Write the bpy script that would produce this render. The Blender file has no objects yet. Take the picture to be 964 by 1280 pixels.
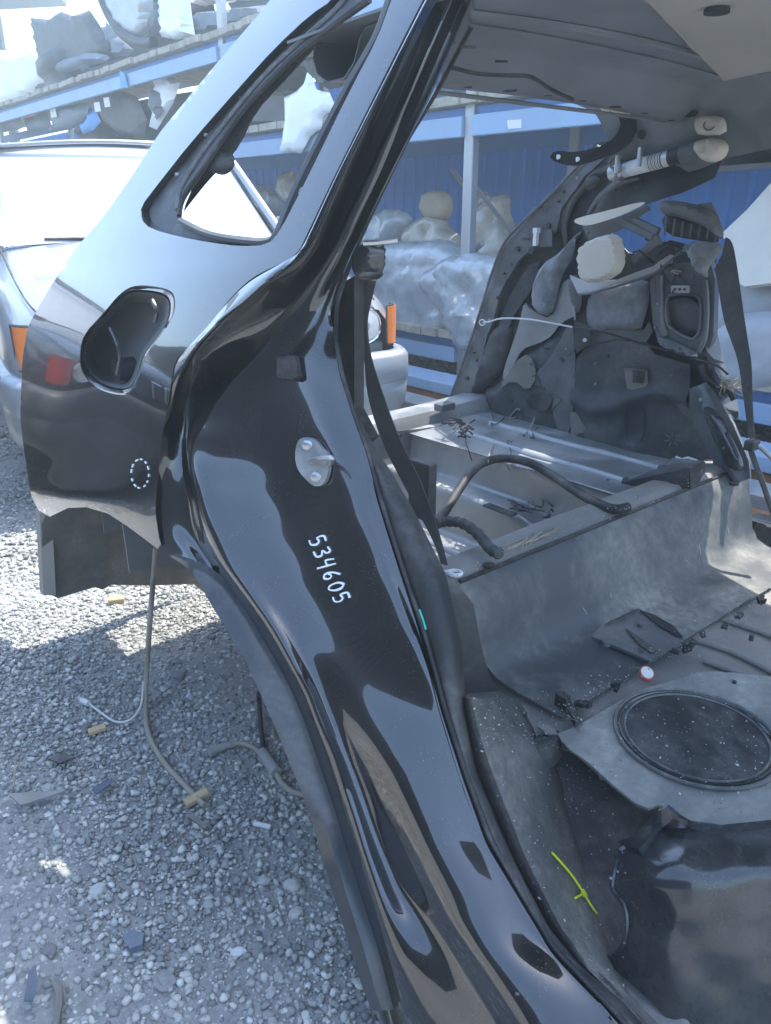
import bpy, bmesh, math, random
from mathutils import Vector, Matrix, noise
from mathutils.geometry import delaunay_2d_cdt
import numpy as np
random.seed(7)
sc = bpy.context.scene
R = math.radians

# ------------------------------------------------------------------ camera, sky, sun, exposure
H = 1.15                      # camera height
FPX, CX, CY = 967.0, 482.0, 640.0     # focal length and centre in photograph pixels (964 x 1280)
PITCH = math.atan(378 / FPX)
cp_, sp_ = math.cos(PITCH), math.sin(PITCH)
cam = bpy.data.cameras.new('camera'); camo = bpy.data.objects.new('camera', cam)
sc.collection.objects.link(camo); sc.camera = camo
camo.location = (0, 0, H); camo.rotation_euler = (math.pi / 2 - PITCH, 0, 0)
cam.sensor_fit = 'HORIZONTAL'; cam.sensor_width = 36; cam.lens = 36 * FPX / 964
cam.clip_start = 0.02; cam.clip_end = 2000
SUN_AZ, SUN_EL = R(52), R(64.5)         # azimuth clockwise from +Y (towards +X)
w = bpy.data.worlds.new('World'); sc.world = w; w.use_nodes = True
nt = w.node_tree; nt.nodes.clear()
sky = nt.nodes.new('ShaderNodeTexSky'); sky.sky_type = 'NISHITA'; sky.sun_disc = False
sky.sun_elevation = SUN_EL; sky.sun_rotation = SUN_AZ
sky.air_density = 1.0; sky.dust_density = 0.9; sky.ozone_density = 1.0
bg = nt.nodes.new('ShaderNodeBackground'); bg.inputs[1].default_value = 0.15
wo = nt.nodes.new('ShaderNodeOutputWorld')
nt.links.new(sky.outputs[0], bg.inputs[0]); nt.links.new(bg.outputs[0], wo.inputs[0])
sl = bpy.data.lights.new('sun', 'SUN'); sl.energy = 2.2; sl.angle = R(0.53); sl.color = (1, .975, .90)
so = bpy.data.objects.new('sun', sl); sc.collection.objects.link(so)
sdir = Vector((math.sin(SUN_AZ) * math.cos(SUN_EL), math.cos(SUN_AZ) * math.cos(SUN_EL), math.sin(SUN_EL)))
so.rotation_euler = (-sdir).to_track_quat('-Z', 'Y').to_euler(); so.location = (3, 4, 8)
sc.view_settings.view_transform = 'Standard'; sc.view_settings.look = 'None'
sc.view_settings.exposure = 2.2; sc.view_settings.gamma = 1.0

# ------------------------------------------------------------------ geometry helpers
YAW = R(40)
U = Vector((-math.sin(YAW), math.cos(YAW), 0)); V = Vector((math.cos(YAW), math.sin(YAW), 0)); Z = Vector((0, 0, 1))
CAM = Vector((0, 0, H))
def ray(px, py):
    x = (px - CX) / FPX; y = (py - CY) / FPX
    return Vector((x, cp_ - y * sp_, -(y * cp_ + sp_)))
def P(px, py, u=None, v=None, z=None, d=None):
    """pixel + the plane it lies on (body axes u rearwards, v across, z up; numbers or functions) -> world point"""
    r = ray(px, py)
    if d is not None: return CAM + r * d
    k = 1.5
    for _ in range(14 if callable(u) or callable(v) or callable(z) else 1):
        p = CAM + r * k
        if v is not None:
            k = (v(p.dot(U), p.z, px, py) if callable(v) else v) / r.dot(V)
        elif u is not None:
            k = (u(p.dot(V), p.z, px, py) if callable(u) else u) / r.dot(U)
        else:
            k = ((z(p.dot(U), p.dot(V), px, py) if callable(z) else z) - H) / r.z
    return CAM + r * k
def B(u, v, z): return U * u + V * v + Z * z
def interp(tab, y):
    if y <= tab[0][0]: return tab[0][1]
    for i in range(len(tab) - 1):
        a, b = tab[i], tab[i + 1]
        if y <= b[0]:
            t = (y - a[0]) / (b[0] - a[0]); return a[1] + (b[1] - a[1]) * t
    return tab[-1][1]
def smooth_tab(tab, lo, hi, step, n=3):
    ys = np.arange(lo, hi + .01, step); xs = np.array([interp(tab, y) for y in ys])
    for _ in range(n):
        xs[1:-1] = .25 * xs[:-2] + .5 * xs[1:-1] + .25 * xs[2:]
    return list(zip(ys.tolist(), xs.tolist()))
def crom(pts, per=6):
    pts = [Vector(p) for p in pts]; out = []
    n = len(pts)
    for i in range(n - 1):
        p0 = pts[max(i - 1, 0)]; p1 = pts[i]; p2 = pts[i + 1]; p3 = pts[min(i + 2, n - 1)]
        for k in range(per):
            t = k / per
            out.append(.5 * ((2 * p1) + (p2 - p0) * t + (2 * p0 - 5 * p1 + 4 * p2 - p3) * t * t + (3 * p1 - p0 - 3 * p2 + p3) * t ** 3))
    out.append(pts[-1]); return out

COL = sc.collection
def empty(name, loc, label=None, cat=None, group=None):
    o = bpy.data.objects.new(name, None); COL.objects.link(o); o.location = loc; o.empty_display_size = .1
    tag(o, label, cat, group); return o
def tag(o, label=None, cat=None, group=None, kind=None):
    if label: o['label'] = label
    if cat: o['category'] = cat
    if group: o['group'] = group
    if kind: o['kind'] = kind
    return o
WORLD_LOC = {}
def wloc(o):
    l = Vector(o.location)
    return l if o.parent is None else l + wloc(o.parent)
def mesh(name, vs, fs, mat, parent=None, smooth=True, solid=0, bevel=0, subsurf=0, label=None, base=None, face_cam=False):
    """one mesh object from world-space vertices, origin at its own centre"""
    vs = [Vector(q) for q in vs]
    if base is None:
        c = Vector((0, 0, 0))
        for q in vs: c += q
        c /= max(1, len(vs))
    else: c = Vector(base)
    me = bpy.data.meshes.new(name); me.from_pydata([tuple(q - c) for q in vs], [], fs)
    if face_cam:
        me.update(); s = 0
        for p in me.polygons:
            s += p.normal.dot((CAM - c) - p.center) * p.area / max(.01, ((CAM - c) - p.center).length)
        if s < 0: me.flip_normals()
    if smooth: me.polygons.foreach_set('use_smooth', [True] * len(me.polygons))
    if smooth and not solid: me.set_sharp_from_angle(angle=R(48))
    me.materials.append(MAT[mat] if isinstance(mat, str) else mat)
    o = bpy.data.objects.new(name, me); COL.objects.link(o)
    if parent is not None:
        o.parent = parent; o.location = c - wloc(parent)
    else: o.location = c
    if solid:
        m = o.modifiers.new('thickness', 'SOLIDIFY'); m.thickness = solid; m.offset = -1
        if smooth:
            m = o.modifiers.new('split', 'EDGE_SPLIT'); m.split_angle = R(50); m.use_edge_sharp = False
    if bevel:
        m = o.modifiers.new('edge', 'BEVEL'); m.width = bevel; m.segments = 2; m.limit_method = 'ANGLE'; m.angle_limit = R(35)
    if subsurf:
        m = o.modifiers.new('sub', 'SUBSURF'); m.levels = subsurf; m.render_levels = subsurf
    if label: o['label'] = label
    return o
def grid(name, rows, mat, parent=None, **kw):
    n = len(rows[0]); vs = [p for r in rows for p in r]
    fs = [(i * n + j, i * n + j + 1, (i + 1) * n + j + 1, (i + 1) * n + j) for i in range(len(rows) - 1) for j in range(n - 1)]
    return mesh(name, vs, fs, mat, parent, **kw)
def tube_geo(pts, r, segs=8, cap=True):
    pts = [Vector(p) for p in pts]; vs = []; fs = []
    n = len(pts); up = None
    for i, p in enumerate(pts):
        t = (pts[min(i + 1, n - 1)] - pts[max(i - 1, 0)]).normalized()
        if up is None:
            up = t.orthogonal().normalized()
        up = (up - t * up.dot(t)).normalized(); s = t.cross(up)
        rr = r(i / (n - 1)) if callable(r) else r
        for k in range(segs):
            a = 2 * math.pi * k / segs; vs.append(p + (up * math.cos(a) + s * math.sin(a)) * rr)
    for i in range(n - 1):
        for k in range(segs):
            k2 = (k + 1) % segs; fs.append((i * segs + k, i * segs + k2, (i + 1) * segs + k2, (i + 1) * segs + k))
    if cap: fs.append(tuple(range(segs))[::-1]); fs.append(tuple((n - 1) * segs + k for k in range(segs)))
    return vs, fs
def tube(name, pts, r, mat, parent=None, segs=8, **kw):
    vs, fs = tube_geo(pts, r, segs); return mesh(name, vs, fs, mat, parent, **kw)
def join(parts):
    vs = []; fs = []
    for v, f in parts:
        o = len(vs); vs += list(v); fs += [tuple(i + o for i in q) for q in f]
    return vs, fs
BOXF = [(0, 3, 2, 1), (4, 5, 6, 7), (0, 1, 5, 4), (1, 2, 6, 5), (2, 3, 7, 6), (3, 0, 4, 7)]
def box_geo(c, ax, ay, az):
    c, ax, ay, az = Vector(c), Vector(ax), Vector(ay), Vector(az)
    return [c + ax * i + ay * j + az * k for k in (-1, 1) for i, j in ((-1, -1), (1, -1), (1, 1), (-1, 1))], BOXF
def box(name, c, ax, ay, az, mat, parent=None, bevel=.004, **kw):
    """half axes"""
    v, f = box_geo(c, ax, ay, az); return mesh(name, v, f, mat, parent, smooth=False, bevel=bevel, **kw)
def resample(pts, step):
    out = []; n = len(pts)
    for i in range(n):
        a = Vector(pts[i]); b = Vector(pts[(i + 1) % n]); L = (b - a).length; k = max(1, int(L / step))
        for j in range(k): out.append(a + (b - a) * (j / k))
    return out
def chaikin(pts, n=1):
    pts = [Vector(p) for p in pts]
    for _ in range(n):
        q = []
        for i in range(len(pts)):
            a = pts[i]; b = pts[(i + 1) % len(pts)]; q += [a * .75 + b * .25, a * .25 + b * .75]
        pts = q
    return pts
def inside(p, poly):
    c = False; n = len(poly)
    for i in range(n):
        a = poly[i]; b = poly[i - 1]
        if (a[1] > p[1]) != (b[1] > p[1]) and p[0] < (b[0] - a[0]) * (p[1] - a[1]) / (b[1] - a[1]) + a[0]: c = not c
    return c
def dist_poly(p, poly):
    best = 1e9; n = len(poly); px, py = p[0], p[1]
    for i in range(n):
        ax, ay = poly[i][0], poly[i][1]; bx, by = poly[i - 1][0], poly[i - 1][1]
        dx, dy = bx - ax, by - ay; L = dx * dx + dy * dy
        t = 0 if L == 0 else max(0, min(1, ((px - ax) * dx + (py - ay) * dy) / L))
        q = (ax + dx * t - px) ** 2 + (ay + dy * t - py) ** 2
        if q < best: best = q
    return math.sqrt(best)
def cdt(outline, holes=(), step=8):
    """triangulated flat domain: 2-D points, faces"""
    out = [Vector((p[0], p[1])) for p in resample([(p[0], p[1], 0) for p in outline], step)]
    hs = [[Vector((p[0], p[1])) for p in resample([(p[0], p[1], 0) for p in h], step)] for h in holes]
    pts = list(out); faces = [list(range(len(out)))]; edges = []
    for h in hs:
        o = len(pts); pts += h; edges += [(o + i, o + (i + 1) % len(h)) for i in range(len(h))]
    edges += [(i, (i + 1) % len(out)) for i in range(len(out))]
    xs = [p[0] for p in out]; ys = [p[1] for p in out]
    y = min(ys) + step * .6; row = 0
    while y < max(ys):
        x = min(xs) + step * (.6 + .5 * (row % 2))
        while x < max(xs):
            p = (x, y)
            if inside(p, out) and dist_poly(p, out) > step * .5 and all((not inside(p, h)) and dist_poly(p, h) > step * .5 for h in hs): pts.append(Vector(p))
            x += step
        y += step * .87; row += 1
    r = delaunay_2d_cdt(pts, edges, [], 0, 1e-4)
    P2 = r[0]; F = []
    for f in r[2]:
        c = Vector((0, 0))
        for i in f: c += P2[i]
        c /= len(f)
        if inside(c, out) and not any(inside(c, h) for h in hs): F.append(tuple(f))
    used = sorted({i for f in F for i in f}); idx = {k: i for i, k in enumerate(used)}
    return [P2[i] for i in used], [tuple(idx[i] for i in f) for f in F]
def sheet(name, outline, mat, parent=None, holes=(), step=10, thick=.004, u=None, v=None, z=None, d=None, rnd=0, rel=None, **kw):
    """a sheet of real thickness whose outline was read in the photograph and which lies on the given body surface"""
    if rnd: outline = [tuple(p) for p in chaikin([(p[0], p[1], 0) for p in outline], rnd)]
    p2, f = cdt(outline, holes, step)
    vs = []
    for q in p2:
        w_ = P(q[0], q[1], u=u, v=v, z=z, d=d(q[0], q[1]) if d else None)
        if rel: w_ = w_ + rel(q[0], q[1])
        vs.append(w_)
    return mesh(name, vs, f, mat, parent, solid=thick, face_cam=True, **kw)
def pillow(name, outline, mat, parent=None, u=None, v=None, z=None, d=None, T=.06, back=.5, edge=30, wr=0, wf=9, step=9, rnd=2, seed=0, nrm=None, power=.5, **kw):
    """closed soft volume: outline on a plane, swelling to both sides"""
    if rnd: outline = [tuple(p) for p in chaikin([(p[0], p[1], 0) for p in outline], rnd)]
    p2, f = cdt(outline, (), step)
    n = len(p2); front = []; bk = []
    if nrm is None: nrm = (-V if v is not None else -U if u is not None else Z if z is not None else Vector((0, -1, 0)))
    nrm = Vector(nrm)
    for q in p2:
        w_ = P(q[0], q[1], u=u, v=v, z=z, d=d)
        e = min(1, dist_poly(q, outline) / edge); h = (1 - (1 - e) ** 2) ** power
        k = 0
        if wr:
            s = w_ * wf + Vector((seed * 3.1, seed * 1.7, 0))
            k = wr * (noise.noise(s) + .5 * abs(noise.noise(s * 2.3)) + .3 * noise.noise(s * 5))
        front.append(w_ + nrm * (T * h + k * (.3 + .7 * h))); bk.append(w_ - nrm * (T * back * h + .002))
    fs = list(f) + [tuple(i + n for i in reversed(t)) for t in f]
    # rim
    ed = {}
    for t in f:
        for i in range(len(t)):
            a, b = t[i], t[(i + 1) % len(t)]
            ed[(a, b)] = ed.get((a, b), 0) + 1
    for (a, b) in ed:
        if (b, a) not in ed: fs.append((b, a, a + n, b + n))
    o = mesh(name, front + bk, fs, mat, parent, **kw)
    bm = bmesh.new(); bm.from_mesh(o.data); bmesh.ops.recalc_face_normals(bm, faces=bm.faces); bm.to_mesh(o.data); bm.free()
    return o

# ------------------------------------------------------------------ materials
MAT = {}
def material(name, col, rough=.5, metal=0, coat=0, dust=0, dust_col=(.34, .32, .29), dscale=9, var=0, vscale=6, bump=0, bscale=60, specks=0, alpha=1, trans=0, spec=.5, two=None, twos=4, sheen=0, coat_rough=.03, aniso=None, ior=1.5, coat_ior=1.5):
    m = bpy.data.materials.new(name); m.use_nodes = True; n = m.node_tree.nodes; L = m.node_tree.links
    b = n['Principled BSDF']; MAT[name] = m
    b.inputs['Base Color'].default_value = (*col, 1); b.inputs['Roughness'].default_value = rough
    b.inputs['Metallic'].default_value = metal; b.inputs['Coat Weight'].default_value = coat; b.inputs['Coat Roughness'].default_value = coat_rough; b.inputs['Coat IOR'].default_value = coat_ior
    b.inputs['Specular IOR Level'].default_value = spec; b.inputs['IOR'].default_value = ior
    if sheen: b.inputs['Sheen Weight'].default_value = sheen
    if trans: b.inputs['Transmission Weight'].default_value = trans
    if alpha < 1: b.inputs['Alpha'].default_value = alpha
    tc = n.new('ShaderNodeTexCoord'); geo = n.new('ShaderNodeNewGeometry')
    def nz(scale, detail=5, ro=.6, dist=0):
        t = n.new('ShaderNodeTexNoise'); t.inputs['Scale'].default_value = scale; t.inputs['Detail'].default_value = detail
        t.inputs['Roughness'].default_value = ro; t.inputs['Distortion'].default_value = dist
        L.new(geo.outputs['Position'], t.inputs['Vector']); return t
    def ramp(src, a, c, va=0, vb=1):
        r_ = n.new('ShaderNodeMapRange'); r_.inputs[1].default_value = a; r_.inputs[2].default_value = c; r_.inputs[3].default_value = va; r_.inputs[4].default_value = vb
        L.new(src, r_.inputs[0]); return r_.outputs[0]
    def mix(fac, a, c):
        x = n.new('ShaderNodeMix'); x.data_type = 'RGBA'
        if isinstance(fac, float): x.inputs[0].default_value = fac
        else: L.new(fac, x.inputs[0])
        for s, q in ((6, a), (7, c)):
            if isinstance(q, tuple): x.inputs[s].default_value = (*q, 1)
            else: L.new(q, x.inputs[s])
        return x.outputs[2]
    cur = tuple(col); rg = None
    if two is not None:
        t = nz(twos, 4, .55, .4); cur = mix(ramp(t.outputs[0], .46, .56), cur, tuple(two))
    if var:
        t = nz(vscale, 6, .6); lo = tuple(c * (1 - var) for c in col); hi = tuple(min(1, c * (1 + var)) for c in col)
        vcol = mix(ramp(t.outputs[0], .3, .7), lo, hi)
        if two is not None:
            x = n.new('ShaderNodeMix'); x.data_type = 'RGBA'; x.inputs[0].default_value = .5; L.new(vcol, x.inputs[6]); L.new(cur, x.inputs[7]); cur = x.outputs[2]
        else: cur = vcol
    if dust:
        t = nz(dscale, 8, .65, .3); t2 = nz(dscale * 14, 3, .6)
        a = ramp(t.outputs[0], .42, .72, 0, dust); bb = ramp(t2.outputs[0], .35, .75, .55, 1.3)
        sep = n.new('ShaderNodeSeparateXYZ'); L.new(geo.outputs['Normal'], sep.inputs[0])
        upw = ramp(sep.outputs[2], -.2, .9, .55, 1.5)
        m1 = n.new('ShaderNodeMath'); m1.operation = 'MULTIPLY'; L.new(a, m1.inputs[0]); L.new(bb, m1.inputs[1])
        m2 = n.new('ShaderNodeMath'); m2.operation = 'MULTIPLY'; m2.use_clamp = True; L.new(m1.outputs[0], m2.inputs[0]); L.new(upw, m2.inputs[1])
        cur = mix(m2.outputs[0], cur, tuple(dust_col))
        rg = ramp(m2.outputs[0], 0, .6, rough, max(rough, .85)); L.new(rg, b.inputs['Roughness'])
        if coat: L.new(ramp(m2.outputs[0], 0, .5, coat, coat * .2), b.inputs['Coat Weight'])
        if metal: L.new(ramp(m2.outputs[0], 0, .6, metal, 0), b.inputs['Metallic'])
    if specks:
        vt = n.new('ShaderNodeTexVoronoi'); vt.inputs['Scale'].default_value = 260; L.new(geo.outputs['Position'], vt.inputs['Vector'])
        t3 = nz(14, 3); th = ramp(t3.outputs[0], .4, .7, .02, .02 + .16 * specks)
        lt = n.new('ShaderNodeMath'); lt.operation = 'LESS_THAN'; L.new(vt.outputs['Distance'], lt.inputs[0]); L.new(th, lt.inputs[1])
        m3 = n.new('ShaderNodeMath'); m3.operation = 'MULTIPLY'; m3.inputs[1].default_value = .55; L.new(lt.outputs[0], m3.inputs[0])
        cur = mix(m3.outputs[0], cur, (.45, .43, .4))
    if not isinstance(cur, tuple): L.new(cur, b.inputs['Base Color'])
    if bump:
        t = nz(bscale, 6, .65); bp = n.new('ShaderNodeBump'); bp.inputs['Strength'].default_value = bump; bp.inputs['Distance'].default_value = .004
        L.new(t.outputs[0], bp.inputs['Height']); L.new(bp.outputs[0], b.inputs['Normal'])
    return m
M = material
M('black_paint', (.005, .0055, .007), .16, coat=1, dust=.05, dscale=9, specks=.7, spec=.5, coat_ior=1.75)
M('black_paint_scuffed', (.008, .008, .009), .25, coat=1, dust=.22, dscale=5, specks=.5, bump=.0)
M('matte_flange', (.03, .034, .038), .28, coat=.35, coat_rough=.12, dust=.25, dscale=6, specks=.3)
M('inner_metal', (.11, .12, .128), .34, metal=.3, dust=.45, dscale=6, specks=.4, var=.25, coat=.25, coat_rough=.2)
M('bay_metal', (.28, .292, .30), .3, metal=.45, dust=.4, dscale=6, specks=.3, var=.2)
M('rabbet_dusty', (.07, .074, .08), .6, dust=.5, dscale=14, specks=.6, dust_col=(.30, .30, .29))
M('sealant', (.16, .165, .17), .8, var=.4, vscale=40, bump=.6, bscale=90)
M('dark_metal', (.035, .038, .041), .4, metal=.2, dust=.3, dscale=6, specks=.4, var=.3)
M('bright_metal', (.50, .52, .54), .35, metal=.35, dust=.25, var=.15)
M('bare_metal', (.5, .52, .54), .3, metal=1, dust=.3, dscale=10)
M('roof_inner', (.17, .185, .20), .42, dust=.25, dscale=4, var=.15)
M('roof_liner', (.36, .34, .31), .7, dust=.3, var=.1, vscale=3)
M('carpet', (.055, .054, .052), .95, dust=.75, dscale=5, specks=.8, bump=.6, bscale=300, dust_col=(.26, .24, .21))
M('trim_black', (.016, .017, .019), .55, dust=.35, dscale=6, specks=.5)
M('riser_mat', (.06, .066, .07), .5, dust=.7, dscale=4, specks=.4, dust_col=(.38, .36, .31))
M('floor_mat', (.20, .20, .185), .6, dust=.9, dscale=5, specks=.5, dust_col=(.42, .40, .35))
M('floor_metal', (.21, .205, .19), .6, metal=.1, dust=.7, dscale=6, specks=.4, dust_col=(.33, .30, .265))
M('rubber', (.016, .016, .017), .6, dust=.35)
M('tub_plastic', (.02, .022, .025), .22, coat=.8, coat_rough=.12, dust=.16, dscale=5, specks=.8)
M('insulation', (.045, .048, .05), .7, dust=.4, dscale=5, specks=.6, bump=.3, bscale=40)
M('insulation_light', (.105, .108, .105), .8, dust=.3, dscale=7, var=.3, bump=.3, bscale=50)
M('felt', (.20, .215, .23), 1, var=.35, vscale=22, bump=.8, bscale=160, sheen=.3)
M('tape', (.17, .16, .135), .6, var=.2, dust=.3)
M('foam_dark', (.045, .048, .05), .9, bump=.6, bscale=60, dust=.3)
M('plywood_edge', (.42, .36, .26), .8, var=.3)
M('beige', (.62, .58, .50), .75, var=.06, bump=.15, bscale=200)
M('cream', (.72, .68, .58), .7, var=.06)
M('grey_plastic', (.10, .105, .11), .5, dust=.35)
M('airbag_tube', (.62, .64, .66), .35, metal=.35, dust=.15)
M('label_white', (.75, .75, .74), .6)
M('label_print', (.12, .12, .13), .6)
M('tape_masking', (.62, .57, .47), .8, var=.15, bump=.4, bscale=90)
M('belt', (.05, .05, .05), .8, bump=.35, bscale=400, dust=.3, sheen=.2)
M('wire_black', (.012, .012, .013), .5, dust=.3)
M('wire_white', (.6, .6, .58), .5)
M('wire_tan', (.35, .31, .24), .7, var=.3)
M('hose_tan', (.30, .27, .21), .65, dust=.3, var=.15)
M('yellow_tie', (.75, .85, .02), .4)
M('marker_white', (.85, .9, .95), .6)
M('marker_green', (.05, .55, .42), .6)
M('liner_dirty', (.11, .105, .095), .85, dust=.9, dscale=8, dust_col=(.30, .27, .22), bump=.5, bscale=70)
M('scuffed_metal', (.28, .26, .24), .6, dust=.5, metal=.3)
M('silver_paint', (.42, .44, .47), .3, metal=.7, coat=.7, dust=.15, coat_rough=.06)
M('charcoal_paint', (.012, .013, .016), .25, coat=1, dust=.1)
M('silver_bumper', (.26, .29, .32), .4, metal=.4, coat=.4, dust=.25)
M('chrome', (.8, .8, .8), .12, metal=1)
M('lamp_glass', (.95, .97, 1), .03, trans=.9)
M('lens_red', (.28, .035, .025), .25, coat=.6)
M('amber', (.85, .22, .03), .22, coat=.8)
M('glass_car', (.10, .12, .13), .04, spec=.8, coat=1)
M('tyre', (.02, .02, .02), .85, dust=.5)
M('rack_blue', (.06, .20, .50), .45, dust=.3, dscale=6)
M('rack_lightblue', (.28, .42, .60), .45, dust=.35, dscale=6)
M('galvanised', (.42, .44, .46), .4, metal=.6, dust=.25)
M('rust', (.22, .09, .035), .85, var=.5, vscale=14, bump=.4)
M('board_wood', (.38, .34, .27), .85, var=.35, vscale=9, bump=.4, bscale=90, dust=.2)
M('fence_blue', (.06, .235, .62), .42, dust=.18, dscale=3)
M('fence_refl', (.012, .016, .022), .5, var=.3)
M('white_plastic', (.82, .83, .83), .45, var=.03)
M('white_paint', (.80, .82, .83), .25, coat=.6)
M('black_plastic', (.022, .024, .028), .45, dust=.3)
M('blue_grey_plastic', (.10, .13, .17), .45, dust=.3)
M('blue_bag', (.10, .33, .72), .5)
M('red_plastic', (.55, .13, .08), .5)
M('brown_panel', (.10, .085, .075), .6, dust=.3)
M('wrap_film', (.40, .43, .45), .2, var=.3, vscale=7, coat=.8, bump=.9, bscale=22)
M('wrap_film_tan', (.42, .38, .31), .25, var=.3, vscale=8, coat=.7, bump=.8, bscale=22)
M('screen_glare', (.42, .44, .45), .05, coat=1, var=.03)  # pale glass colour that stands in for sky glare on the windscreen
M('seat_tan', (.42, .34, .24), .75, var=.1)
M('seat_grey', (.36, .38, .40), .85, var=.12, bump=.3, bscale=120)
M('wood_piece', (.48, .36, .20), .8, var=.25)
M('concrete', (.30, .29, .27), .9, var=.2)
M('paper', (.7, .7, .68), .8)
M('shed_roof', (.06, .065, .07), .6)
M('gravel_ground', (.25, .25, .24), .95, var=.5, vscale=60, bump=1, bscale=110, two=(.31, .305, .28), twos=1.3)

# ------------------------------------------------------------------ ground
def ground():
    n = 60; rows = []
    xs = [-70, -40, -25, -16] + [-10 + i * .5 for i in range(41)] + [16, 25, 40, 70]
    ys = [-70, -40, -20, -8, -4] + [-2 + i * .5 for i in range(41)] + [24, 36, 50, 70]
    rows = [[Vector((x, y, .02 * noise.noise((x * .6, y * .6, 0)) + .012 * noise.noise((x * 2, y * 2, 3)) - .004 if abs(x) < 11 and -5 < y < 19 else 0)) for x in xs] for y in ys]
    g = grid('ground', rows, 'gravel_ground', base=(0, 0, 0)); g['kind'] = 'structure'; return g
def gz(x, y): return .02 * noise.noise((x * .6, y * .6, 0)) + .012 * noise.noise((x * 2, y * 2, 3)) - .004
GROUND = ground()
sm = bpy.data.materials.new('stone'); sm.use_nodes = True; MAT['stone'] = sm
_n = sm.node_tree.nodes; _l = sm.node_tree.links; _b = _n['Principled BSDF']; _b.inputs['Roughness'].default_value = .85
_g = _n.new('ShaderNodeNewGeometry'); _o = _n.new('ShaderNodeObjectInfo'); _ad = _n.new('ShaderNodeMath'); _ad.operation = 'ADD'
_fr = _n.new('ShaderNodeMath'); _fr.operation = 'FRACT'
_l.new(_g.outputs['Random Per Island'], _ad.inputs[0]); _l.new(_o.outputs['Random'], _ad.inputs[1]); _l.new(_ad.outputs[0], _fr.inputs[0])
_r = _n.new('ShaderNodeValToRGB'); _l.new(_fr.outputs[0], _r.inputs[0])
_r.color_ramp.elements[0].color = (.21, .21, .205, 1); _r.color_ramp.elements[1].color = (.70, .70, .66, 1)
for pos, c in ((.35, (.35, .355, .335)), (.65, (.46, .46, .43)), (.88, (.58, .56, .50))):
    e = _r.color_ramp.elements.new(pos); e.color = (*c, 1)
_t = _n.new('ShaderNodeTexNoise'); _t.inputs['Scale'].default_value = 180; _l.new(_g.outputs['Position'], _t.inputs['Vector'])
_mx = _n.new('ShaderNodeMix'); _mx.data_type = 'RGBA'; _mx.blend_type = 'MULTIPLY'; _mx.inputs[0].default_value = .3
_l.new(_r.outputs[0], _mx.inputs[6]); _l.new(_t.outputs[0], _mx.inputs[7]); _l.new(_mx.outputs[2], _b.inputs['Base Color'])
ICO = bmesh.new(); bmesh.ops.create_icosphere(ICO, subdivisions=1, radius=1)
ICO_V = np.array([v.co[:] for v in ICO.verts]); ICO_F = np.array([[v.index for v in f.verts] for f in ICO.faces]); ICO.free()
def stone_shape(rs, n):
    """n angular stones (n, 12, 3), unit size"""
    v = np.repeat(ICO_V[None], n, 0)
    v = v * rs.uniform(.58, 1.32, (n, len(ICO_V), 1))
    v = v * np.stack([rs.uniform(.8, 1.25, n), rs.uniform(.7, 1.0, n), rs.uniform(.5, .8, n)], 1)[:, None]
    a = rs.uniform(0, 6.283, n); c, s = np.cos(a), np.sin(a)
    x = v[..., 0] * c[:, None] - v[..., 1] * s[:, None]; y = v[..., 0] * s[:, None] + v[..., 1] * c[:, None]
    tl = rs.uniform(-.5, .5, n); y2 = y * np.cos(tl)[:, None] - v[..., 2] * np.sin(tl)[:, None]; z = y * np.sin(tl)[:, None] + v[..., 2] * np.cos(tl)[:, None]
    return np.stack([x, y2, z], -1)
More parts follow.
